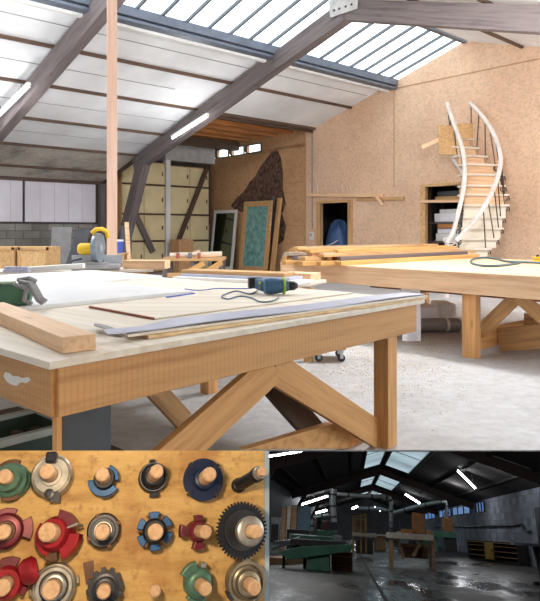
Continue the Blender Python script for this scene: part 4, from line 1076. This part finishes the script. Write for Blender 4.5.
m = H(); m.box((HX1+.1, 65, .7), (.2, 101.4, 3.96), Matrix.Identity(3), off=False)
# block pattern runs along the wall: swap axes of the coordinate
for i, g in enumerate(m.g): m.g[i] = V3((g.y, g.x, g.z))
struct(m.build('wall_hall_right', B_block))
m = H(); m.box((HX0-.1, 65, .7), (.2, 101.4, 3.96)); struct(m.build('wall_hall_left', B_dark))
m = H(); m.prism([(HX0-.2, 115, -EH), (HX1+.2, 115, -EH), (HX1+.2, 115, HE), (HRX, 115, HRZ+.1), (HX0-.2, 115, HE)], (0, .2, 0)); struct(m.build('wall_hall_far', B_far))
m = H()
m.prism([(HRX, 14.3, HRZ), (HX1+.3, 14.3, hz(HX1+.3)), (HX1+.3, 14.3, hz(HX1+.3)+.15), (HRX, 14.3, HRZ+.15)], (0, 101, 0))
m.prism([(HX0-.3, 14.3, hz(HX0-.3)), (HRX, 14.3, HRZ), (HRX, 14.3, HRZ+.15), (HX0-.3, 14.3, hz(HX0-.3)+.15)], (0, 101, 0))
struct(m.build('ceiling_hall', B_roof))
# unseen lobby and front wall with an opening, added to keep daylight out
m = H(); y0, y1 = 5.5, 14.5
for x in (-3.2, 5.5): m.prism([(x, 5.4, -1.3), (x, 14.6, -1.3), (x, 14.6, 2.4), (x, 5.4, .92)], (.2, 0, 0))
m.prism([(-3.2, y0-.1, .9), (5.7, y0-.1, .9), (5.7, y0-.1, 1.0), (-3.2, y0-.1, 1.0)], (0, 9.2, 1.45))
m.prism([(HX0-.2, y1, -EH), (-3, y1, -EH), (-3, y1, hz(-3)+.1), (HX0-.2, y1, hz(HX0-.2)+.1)], (0, .15, 0)); m.prism([(5.5, y1, -EH), (HX1+.2, y1, -EH), (HX1+.2, y1, hz(HX1+.2)+.1), (5.5, y1, hz(5.5)+.1)], (0, .15, 0))
m.prism([(-3.1, y1, 2.3), (5.6, y1, 2.3), (5.6, y1, hz(5.6)+.1), (HRX, y1, HRZ+.1), (-3.1, y1, hz(-3.1)+.1)], (0, .15, 0))
a, b, c, d = hat(267, 448, y0), hat(543, 448, y0), hat(543, 604, y0), hat(267, 604, y0)
oa, ob, oc, od = V3((-3.2, y0, .99)), V3((5.7, y0, .99)), V3((5.7, y0, -1.4)), V3((-3.2, y0, -1.4))
for q in ((oa, ob, b, a), (ob, oc, c, b), (oc, od, d, c), (od, oa, a, d)): m.prism(q, (0, .1, 0))
struct(m.build('wall_hall_shroud', M_darkc))
# trusses and purlins
for i, Y in enumerate((33, 58, 82)):
    m = H()
    for xe in (HX0+.02, HX1-.02): m.bar((HRX, Y, HRZ-.3), (xe, Y, hz(xe)-.3), .3, .5, up=(0, 0, 1))
    m.bar((HX0+1.2, Y, hz(HX0+1.2)-.5), (HX0+.15, Y, .6), .25, .3)
    struct(m.build('roof_truss_hall', B_truss))
for x in (-4, -2, 0, 4.6, 6.6, 8.6):
    m = H(); m.bar((x, 14.6, hz(x)-.06), (x, 114.8, hz(x)-.06), .14, .12); struct(m.build('trim_hall_purlin', B_roof))
def onslope(px, py, side, dz=0):
    d = hray(px, py); s = HS*side   # Z = HRZ - s*(X-HRX)
    return d*((HRZ-dz+s*HRX)/(d.z+s*d.x))
# skylights either side of the ridge
wn = 7
for side, x0, x1, ys in ((1, 2.6, 4.5, ((33.5, 54), (61, 78), (88, 98))), (-1, .9, 2.25, ((33.5, 54), (61, 78), (88, 98)))):
    for ya, yb in ys:
        m = H(); m.prism([(x0, ya, hz(x0)-.02), (x1, ya, hz(x1)-.02), (x1, yb, hz(x1)-.02), (x0, yb, hz(x0)-.02)], (0, 0, .01))
        w = struct(m.build('window_%d' % wn, B_sky)); wn += 1
        f = H()
        for k in range(3): y = ya+(yb-ya)*k/2; f.bar((x0, y, hz(x0)-.04), (x1, y, hz(x1)-.04), .10, .03)
        for x in (x0, x1): f.bar((x, ya, hz(x)-.06), (x, yb, hz(x)-.06), .1, .1)
        f.build('window_frame', B_dark, w)
# windows high in the right wall
for px0, px1 in ((451, 468), (438, 449.5), (424, 434), (474, 482)):
    Ya, Yb = HX1*690/(px0-352), HX1*690/(px1-352)
    m = H(); m.prism([(HX1-.02, Ya, 1.85), (HX1-.02, Yb, 1.85), (HX1-.02, Yb, 2.56), (HX1-.02, Ya, 2.56)], (.01, 0, 0))
    w = struct(m.build('window_%d' % wn, B_win)); wn += 1
    f = H()
    for k in range(4): y = Ya+(Yb-Ya)*k/3; f.bar((HX1-.05, y, 1.82), (HX1-.05, y, 2.6), .25, .08, up=(1, 0, 0))
    for z in (1.85, 2.56): f.bar((HX1-.05, Ya, z), (HX1-.05, Yb, z), .08, .08)
    f.build('window_frame', B_dark, w)
# lit tubes under the roof
for i, (pa, pb, side, l) in enumerate((((266, 457), (303, 451), -1, 'lit tube lamp at the top left corner of the dark hall'), ((300, 505), (328, 496), -1, 'lit tube lamp above the green machine in the dark hall'),
        ((314, 513.5), (327, 510), -1, 'shorter lit tube lamp just beyond the one above the green machine'), ((457, 470), (476, 489), 1, 'large lit tube lamp on the right roof slope of the dark hall'),
        ((405, 494), (420, 503.5), 1, 'second lit tube lamp on the right roof slope, nearer the ridge'), ((374, 507), (381, 511), 1, 'small distant lit tube lamp right of the ridge'), ((352, 509), (358, 506), -1, 'small distant lit tube lamp left of the ridge'))):
    p, q = onslope(*pa, side, .55), onslope(*pb, side, .55); yy = min((p.y+q.y)/2, 100); q = hray(*pb)*yy; p = hray(*pa)*yy
    t = thing('tube_lamp', l, 'lamp', hw((p+q)/2))
    d = (q-p).normalized(); r = 1.5/690*p.y if i != 3 else 1.7/690*p.y
    H().tube([p+d*.05, q-d*.05], r*.5, 8).build('lamp_tube', B_tube, t, smooth=True)
    m = H(); m.bar(p+V3((0, .12, r*1.0)), q+V3((0, .12, r*1.0)), .16, .08); m.build('housing', B_dark, t)
    m = H()
    for f in (.15, .85): c = p+(q-p)*f; m.tube([c+V3((0, .12, r)), c+V3((0, .12, .9))], .02, 5)
    m.build('hanger', B_dark, t)
# joint in the floor and pipe on the wall
m = H(); p, q = hfl(367, 568), hfl(388, 604); m.bar(p+V3((0, 0, .002)), q+V3((0, 0, .002)), .09, .006); p, q = hfl(355, 545), hfl(367, 568); m.bar(p+V3((0, 0, .002)), q+V3((0, 0, .002)), .07, .006)
struct(m.build('trim_floor_joint', paint('black_joint', (22, 20, 20), .6)))
m = H(); m.tube([(HX1-.12, y, z) for y, z in ((84, .85), (60, .82), (44, .82), (42, .9), (41, .5), (40, .5))], .06, 8); struct(m.build('trim_wall_pipe', B_dark))
m = H(); Ya, Yb = HX1*690/(529.5-352), HX1*690/(560-352)
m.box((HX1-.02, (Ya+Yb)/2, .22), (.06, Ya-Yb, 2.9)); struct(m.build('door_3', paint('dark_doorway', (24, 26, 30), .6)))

# ---- machines and furniture standing in the hall
def hbox(mb, px0, px1, pt, pb, Y, depth, m=0):
    """box with its front face at distance Y spanning those sight lines"""
    a, b = hat(px0, pb, Y), hat(px1, pt, Y)
    mb.box(((a.x+b.x)/2, Y+depth/2, (a.z+b.z)/2), (abs(b.x-a.x), depth, abs(b.z-a.z)), m=m); return mb
def hthing(name, label, cat, px, Y, group=None):
    return thing(name, label, cat, hw((( px-352)/690*Y, Y, -EH)), group)
Yf = 22.7
t = hthing('panel_saw', 'green sliding panel saw on a pedestal in the left of the dark hall', 'machine', 315, Yf)
m = H(); c = (319-352)/690*Yf; m.box((c, Yf+.5, -.92), (.78, .8, .66), taper=.9); m.build('pedestal', B_green, t, bevel=.03)
m = H(); m.prism([hat(279, 552, Yf), hat(288, 560, Yf), hat(351, 551.5, Yf), hat(353, 544, Yf), hat(300, 546.5, Yf), hat(284, 550, Yf)], (0, .9, 0)); m.build('bed', B_green, t, bevel=.02)
m = H(); hbox(m, 290, 346, 542, 544.5, Yf+.1, 1.0); m.build('table_plate', B_dark, t, bevel=.01)
m = H(); hbox(m, 291, 335, 537, 541.5, Yf+1.0, 1.2); hbox(m, 316, 337, 531, 537, Yf+1.4, .8); m.build('upper_carriage', B_green, t, bevel=.03)
m = H(); hbox(m, 322, 329, 521, 531, Yf+1.5, .3); m.build('motor', paint('dark_red_motor', (96, 44, 40), .5), t, bevel=.04)
m = H(); hbox(m, 333, 342, 536, 545, Yf+.4, .6); m.build('control_box', B_pipe, t, bevel=.02)
m = H()
for a_, b_ in (((272, 549), (300, 538)), ((284, 553), (300, 545)), ((274, 543), (292, 541))): m.bar(hat(*a_, Yf+.5), hat(*b_, Yf+.9), .12, .10)
m.build('outrigger', B_pipe, t)
for xx, ya in ((284, 556), (305, 552)):
    p = hat(xx, ya, Yf+.5); H().tube([p, V3((p.x, p.y, -EH))], .05, 8).build('leg', B_dark, t)
Yb = 23.6
t = hthing('wooden_crate', 'orange brown wooden crate under the right end of the green machine', 'crate', 341, Yb)
a, b = hat(331.5, 551, Yb), hat(352.5, 566.4, Yb); m = H(); m.box(((a.x+b.x)/2, Yb+.35, (-EH+a.z)/2), (b.x-a.x, .6, a.z+EH-.01)); m.build('crate_body', paint('crate_brown', (150, 92, 58), .6, var=.2), t, bevel=.01)
m = H()
for z in (.25, .75): m.box(((a.x+b.x)/2, Yb+.03, -EH+(a.z+EH)*z), (b.x-a.x-.06, .03, .06))
m.build('crate_batten', B_wood, t)
# boards on the floor left of it
m = H(); p, q = hfl(276, 564), hfl(304, 562); m.bar(p+V3((0, 0, .1)), q+V3((0, 0, .1)), .9, .2); tag(m.build('timber_stack', B_wood, bevel=.01), 'low pale timber stack on the floor at the far left of the dark hall', 'timber')
# centre table
Yt = 28.75
t = hthing('work_table', 'pale topped work table on crossed legs in the middle of the dark hall', 'table', 410, Yt)
m = H(); hbox(m, 388.5, 433.5, 535, 538, Yt, 1.9); m.build('tabletop', B_pale, t, bevel=.01)
for px in (391, 431):
    for y in (Yt+.12, Yt+1.6):
        m = H(); x = (px-352)/690*Yt; zt_ = hat(411, 538, Yt).z; m.box((x, y, (zt_-EH)/2), (.1, .1, zt_+EH)); m.build('leg', B_wood, t)
for (xa, ya_, xb, yb_) in ((398, 540, 404, 559), (422, 540, 413, 556)):
    m = H(); m.bar(hat(xa, ya_, Yt+.3), hat(xb, yb_, Yt+.3), .08, .12); m.build('brace', B_wood, t)
m = H(); hbox(m, 398, 426, 545, 547, Yt+.8, .1); m.build('rail', B_wood, t)
m = H(); hbox(m, 404, 428, 548, 557.5, Yt+.7, .9); q = m.build('storage_box', paint('dull_brown_box', (96, 70, 54), .7), t)
m = H(); p = hat(412.5, 534.8, Yt+1.2); q = hat(424.5, 514, Yt+1.2); zt_ = hat(433.5, 535, Yt).z+.003
m.prism([(p.x, p.y, zt_), (q.x, p.y, zt_), (q.x+.02, p.y+.15, q.z), (p.x+.04, p.y+.15, q.z+.05), (p.x, p.y+.12, q.z-.15)], (0, .06, 0)); tag(m.build('plywood_panel', B_orange, bevel=.005), 'upright orange plywood panel standing on the middle work table', 'board')
m = H(); hbox(m, 400, 412, 530.5, 0, Yt+1.0, .3) if False else m.box(((406-352)/690*(Yt+1), Yt+1.0, zt_+.08), (.5, .35, .155)); tag(m.build('box', B_orange, bevel=.01), 'low orange box on the work table left of the plywood panel', 'box')
m = H(); m.box(((427.5-352)/690*(Yt+.7), Yt+.8, zt_+.09), (.22, .3, .175)); tag(m.build('box', B_wood, bevel=.01), 'small brown box on the right end of the middle work table', 'box')
# extraction ducts
def duct(name, pts, r, label, cat='duct', mt=None, bands=True):
    P_ = [V3(p) for p in pts]; c = P_[0]; t = thing(name, label, cat, hw((c.x, c.y, c.z)))
    H().tube(P_, r, 12).build('pipe', mt or B_pipe, t, smooth=True)
    for i in range(len(P_)-1):
        q = P_[i].lerp(P_[i+1], .5); d = (P_[i+1]-P_[i]).normalized()*.04; H().tube([q-d, q+d], r*1.15, 12).build('joint_band', B_dark, t)
    return t
duct('extraction_duct', [hat(334, 522, 30), hat(333, 512, 30), hat(332.5, 500, 30), hat(333.5, 489, 30)], .14, 'thick vertical grey duct behind the green machine')
duct('extraction_duct', [hat(337, 494, 30), hat(360, 496, 30), hat(384, 496.5, 30), hat(389.5, 498, 30), hat(391, 503, 30), hat(391, 520, 30), hat(391, 533, 31.0)], .09, 'grey duct running across and bending down left of the work table')
duct('extraction_duct', [hat(358, 508.5, 42), hat(380, 509, 42), hat(394, 513, 42), hat(415, 507, 42), hat(436, 502.5, 42), hat(446, 502, 42), hat(447, 510, 42), hat(447, 516, 42)], .11, 'long grey duct sloping across above the orange plywood panel')
duct('extraction_duct', [hat(312, 531, 32), hat(312, 521, 32), hat(315, 517, 32), hat(329, 515, 32)], .08, 'small curved duct left of the thick vertical duct')
# machine left of centre
Ym = 36
t = hthing('planer', 'yellowish planer with tall posts left of the middle work table', 'machine', 362, Ym)
m = H(); hbox(m, 356, 373, 541, 553.5, Ym, 1.2); m.build('body', B_dark, t, bevel=.03)
for px in (353, 361, 366):
    m = H(); hbox(m, px-.7, px+.7, 516-(px == 353)*-2, 553, Ym-.1, .1); m.build('post', B_yel, t)
m = H(); hbox(m, 352, 377, 534, 536, Ym-.2, 1.5); m.build('feed_table', B_pale, t, bevel=.01)
m = H(); hbox(m, 354.5, 365, 519, 533, Ym+.1, .7); m.build('head', paint('planer_head', (112, 98, 74), .5, var=.3, scale=3), t, bevel=.04)
m = H(); m.bar(hat(352, 517, Ym), hat(367, 514, Ym), .06, .06); m.build('cross_bar', B_yel, t)
# machine on the right
Yr = 40
t = hthing('spindle_moulder', 'green and orange machine on a black base right of the work table', 'machine', 449, Yr)
m = H(); hbox(m, 446, 456.5, 537, 551.2, Yr, 1.0); m.build('base', B_dark, t, bevel=.03)
m = H(); hbox(m, 434, 456, 532, 537, Yr-.1, 1.2); m.build('table_plate', B_green, t, bevel=.02)
m = H(); hbox(m, 443.5, 453, 518, 532, Yr+.3, .5); m.build('hood', B_orange, t, bevel=.08)
m = H(); m.tube([hat(447, 519, Yr+.5), hat(446, 512, Yr+.5)], .12, 10); m.build('outlet', B_pipe, t)
m = H(); hbox(m, 435, 437, 537, 551, Yr+.1, .12); m.build('leg', B_green, t)
# cabinet
t = thing('sideboard_cabinet', 'low dark cabinet with one orange door by the right wall of the hall', 'cabinet', hw((8.5, 42.5, -EH)))
ca_, cb_ = V3((hat(467, 540, 45.0).x, 45.0, 0)), V3((hat(517, 540, 40.4).x, 40.4, 0)); cd_ = (cb_-ca_).normalized(); cn_ = V3((-cd_.y, cd_.x, 0))*1; RC = Matrix((cd_, cn_, V3((0, 0, 1)))).transposed(); CL = (cb_-ca_).length
def cbx(mb, s0, s1, z0, z1, d0=0, d1=.7):
    mb.box(ca_+cd_*((s0+s1)/2*CL)+cn_*((d0+d1)/2)+V3((0, 0, -EH+(z0+z1)/2)), ((s1-s0)*CL, d1-d0, z1-z0), RC); return mb
hh = 1.12
m = H(); cbx(m, 0, 1, .02, .14, .1, .7); cbx(m, 0, 1, hh-.07, hh); cbx(m, 0, .02, .1, hh); cbx(m, .98, 1, .1, hh); cbx(m, 0, 1, .1, hh, .6, .7); m.build('body', B_dark, t)
m = H(); cbx(m, .35, .37, .1, hh); cbx(m, .54, .56, .1, hh); m.build('divider', B_dark, t)
m = H(); cbx(m, .37, .54, .15, hh-.08, -.02, .03); d_ = m.build('door', B_yel, t); m = H(); cbx(m, .515, .527, .55, .7, -.06, -.02); m.build('handle', B_dark, d_)
for s0, s1 in ((.03, .35), (.56, .97)):
    m = H()
    for k in range(3): cbx(m, s0, s1, .3+.27*k, .33+.27*k, .01, .5)
    m.build('shelf', B_wood, t)
m = H(); cbx(m, .02, .98, hh-.10, hh-.06, -.02, .0); m.build('top_edge', B_wood, t)
# dark table at the right edge
Yq = 23.5
t = hthing('pedestal_table', 'dark table on a splayed pedestal at the right edge of the dark hall', 'table', 530, Yq)
m = H(); x = (537-352)/690*Yq; z_ = hat(535, 543.5, Yq).z
m.prism([(hat(514, 545, Yq).x, Yq, z_), (hat(522, 545, Yq).x, Yq-.15, z_), (hat(556, 545, Yq).x, Yq-.2, z_), (hat(556, 545, Yq).x, Yq+1.2, z_), (hat(518, 545, Yq).x, Yq+1.1, z_)], (0, 0, -.09)); m.build('tabletop', paint('blue_grey_top', (120, 128, 140), .4), t, bevel=.01)
m = H(); m.prism([(x-.35, Yq+.4, z_-.09), (x+.25, Yq+.4, z_-.09), (x+.12, Yq+.4, -EH+.1), (x-.2, Yq+.4, -EH+.1)], (0, .2, 0)); m.build('pedestal', B_dark, t)
m = H(); m.bar((x-.55, Yq-.1, -EH+.05), (x+.2, Yq+.6, -EH+.07), .12, .1); m.bar((x+.5, Yq-.1, -EH+.05), (x-.1, Yq+.6, -EH+.07), .12, .1); m.build('foot', B_dark, t)
# boards stacked upright at the left
for i, (x0, x1, yt, mt, l) in enumerate(((282, 286.5, 507, B_wood, 'tall brown board, first from the left of the upright boards left in the hall'), (287.5, 291, 506, B_pale, 'narrow pale board, second from the left of the upright boards left in the hall'), (292, 297, 505, B_wood, 'tall brown board next to the blue board at the left wall of the hall'), (298, 311, 506, B_blue, 'wide dull blue board standing at the left wall of the hall'))):
    Yc = 41+.3*i; p, q = hat(x0, yt, Yc), hat(x1, yt, Yc); m = H(); m.prism([(p.x, Yc-.3, -EH), (q.x, Yc-.3, -EH), (q.x, Yc, p.z), (p.x, Yc, p.z)], (0, .08, 0)); tag(m.build('board', mt, bevel=.004), l, 'board', 'boards standing in the hall')
Yw = 33
for i, (x0, x1, yt, yb, mt, l) in enumerate(((271, 280, 517, 545, B_pipe, 'grey cabinet at the left edge of the dark hall'), (287, 309, 529, 545, B_dark, 'dark bench behind the green machine'))):
    p, q = hat(x0, yt, Yw+i*3), hat(x1, yt, Yw+i*3); t = thing('storage_unit', l, 'cabinet', hw(((p.x+q.x)/2, p.y, -EH)))
    m = H(); m.box(((p.x+q.x)/2, p.y+.3, (p.z-EH)/2), (q.x-p.x, .6, p.z+EH)); m.build('body', mt, t, bevel=.02)
    m = H(); m.box(((p.x+q.x)/2, p.y-.015, (p.z-EH)/2+.1), ((q.x-p.x)*.8, .03, (p.z+EH)*.5)); m.build('door', B_pipe if i else B_dark, t)
for i, (px, Y, w, h, mt, l) in enumerate(((379, 52, 1.2, 1.2, B_wood, 'far pale bench left of the ridge line, beyond the planer'), (402, 48, .9, 1.5, B_far, 'far grey machine behind the work table'), (421, 60, 1.5, 1.2, B_green, 'far green machine behind the plywood panel'))):
    x = (px-352)/690*Y; t = thing('far_machine', l, 'machine', hw((x, Y, -EH)))
    m = H(); m.box((x, Y, -EH+h*.4), (w*.7, .8, h*.8)); m.build('body', mt, t, bevel=.04); m = H(); m.box((x, Y-.1, -EH+h*.85), (w, 1.1, h*.1)); m.build('table_plate', B_pale, t); m = H(); m.box((x-.1*w, Y+.1, -EH+h*1.1), (w*.25, .3, h*.45)); m.build('head', B_dark, t)

# ================================================================ light
def lamp(loc, power, name='strip_and_fill_light', r=.25):  # point light, for the modelled strip lamps and for added fill
    l = bpy.data.lights.new(name, 'POINT'); l.energy = power; l.shadow_soft_size = r; l.color = (.97, .98, 1)
    o = bpy.data.objects.new(name, l); COL.objects.link(o); o.location = loc
w = bpy.data.worlds.new('world'); SC.world = w; w.use_nodes = True
bg = w.node_tree.nodes['Background']; bg.inputs['Color'].default_value = (.95, .98, 1.0, 1); bg.inputs['Strength'].default_value = 3.7
def area(loc, target, size, power, col, name):
    l = bpy.data.lights.new(name, 'AREA'); l.energy = power; l.color = col; l.shape = 'SQUARE'; l.size = size
    o = bpy.data.objects.new(name, l); COL.objects.link(o); o.location = loc
    o.rotation_euler = (V3(target)-V3(loc)).to_track_quat('-Z', 'Y').to_euler(); return o
lamp(hw((-3.4, 16.6, 2.3)), 55, 'hall_fill_light', .12)  # added unseen fill for the front faces of the hall machines
sl_ = bpy.data.lights.new('work_lamp', 'SPOT'); sl_.energy = 19; sl_.color = (1, .82, .58); sl_.spot_size = math.radians(75); sl_.spot_blend = .5; sl_.shadow_soft_size = .04
so = bpy.data.objects.new('work_lamp', sl_); COL.objects.link(so); so.location = BP(60, 430, .75); so.rotation_euler = (BP(145, 530)-so.location).to_track_quat('-Z', 'Y').to_euler()
def strip(p, q, power, name):
    l = bpy.data.lights.new(name, 'AREA'); l.shape = 'RECTANGLE'; l.size = (V3(q)-V3(p)).length; l.size_y = .15; l.energy = power; l.color = (.95, .97, 1)
    o = bpy.data.objects.new(name, l); COL.objects.link(o)
    p, q = hw(p), hw(q); x = (q-p).normalized(); z = hU.copy(); z = (z-x*z.dot(x)).normalized(); y = z.cross(x)
    o.matrix_world = Matrix.Translation((p+q)/2) @ Matrix((x, y, z)).transposed().to_4x4()
for Y in (17, 27, 37): strip((-3.8, Y, 2.6), (-1.2, Y, 3.4), 100, 'hall_strip_fill')  # added area fill over the left of the hall, no tubes modelled here
for Y in (24, 36, 50): lamp(hw((7.4, Y, 2.75 if Y < 30 else 2.9)), 105, 'hall_fill_light', .12)  # added fill points to brighten the right hall wall, no fixtures
lamp(R(-6.2, -3.4, 3.3), 420); lamp(R(-10.5, .6, 4.0), 330); lamp(R(-9.8, 5.2, 2.8), 110); lamp(R(-1.6, -5.6, 3.2), 200)  # added fill points without fixtures, brighten gable, roof and tables
lamp(on_a(14, 104, -8.3)-Z*.35, 30, r=.1); lamp(on_a(190, 127, -4.5)-Z*.35, 40, r=.1)
SC.cycles.use_denoising = True
SC.cycles.max_bounces = 8; SC.cycles.diffuse_bounces = 5; SC.cycles.transparent_max_bounces = 12
SC.cycles.sample_clamp_indirect = 6
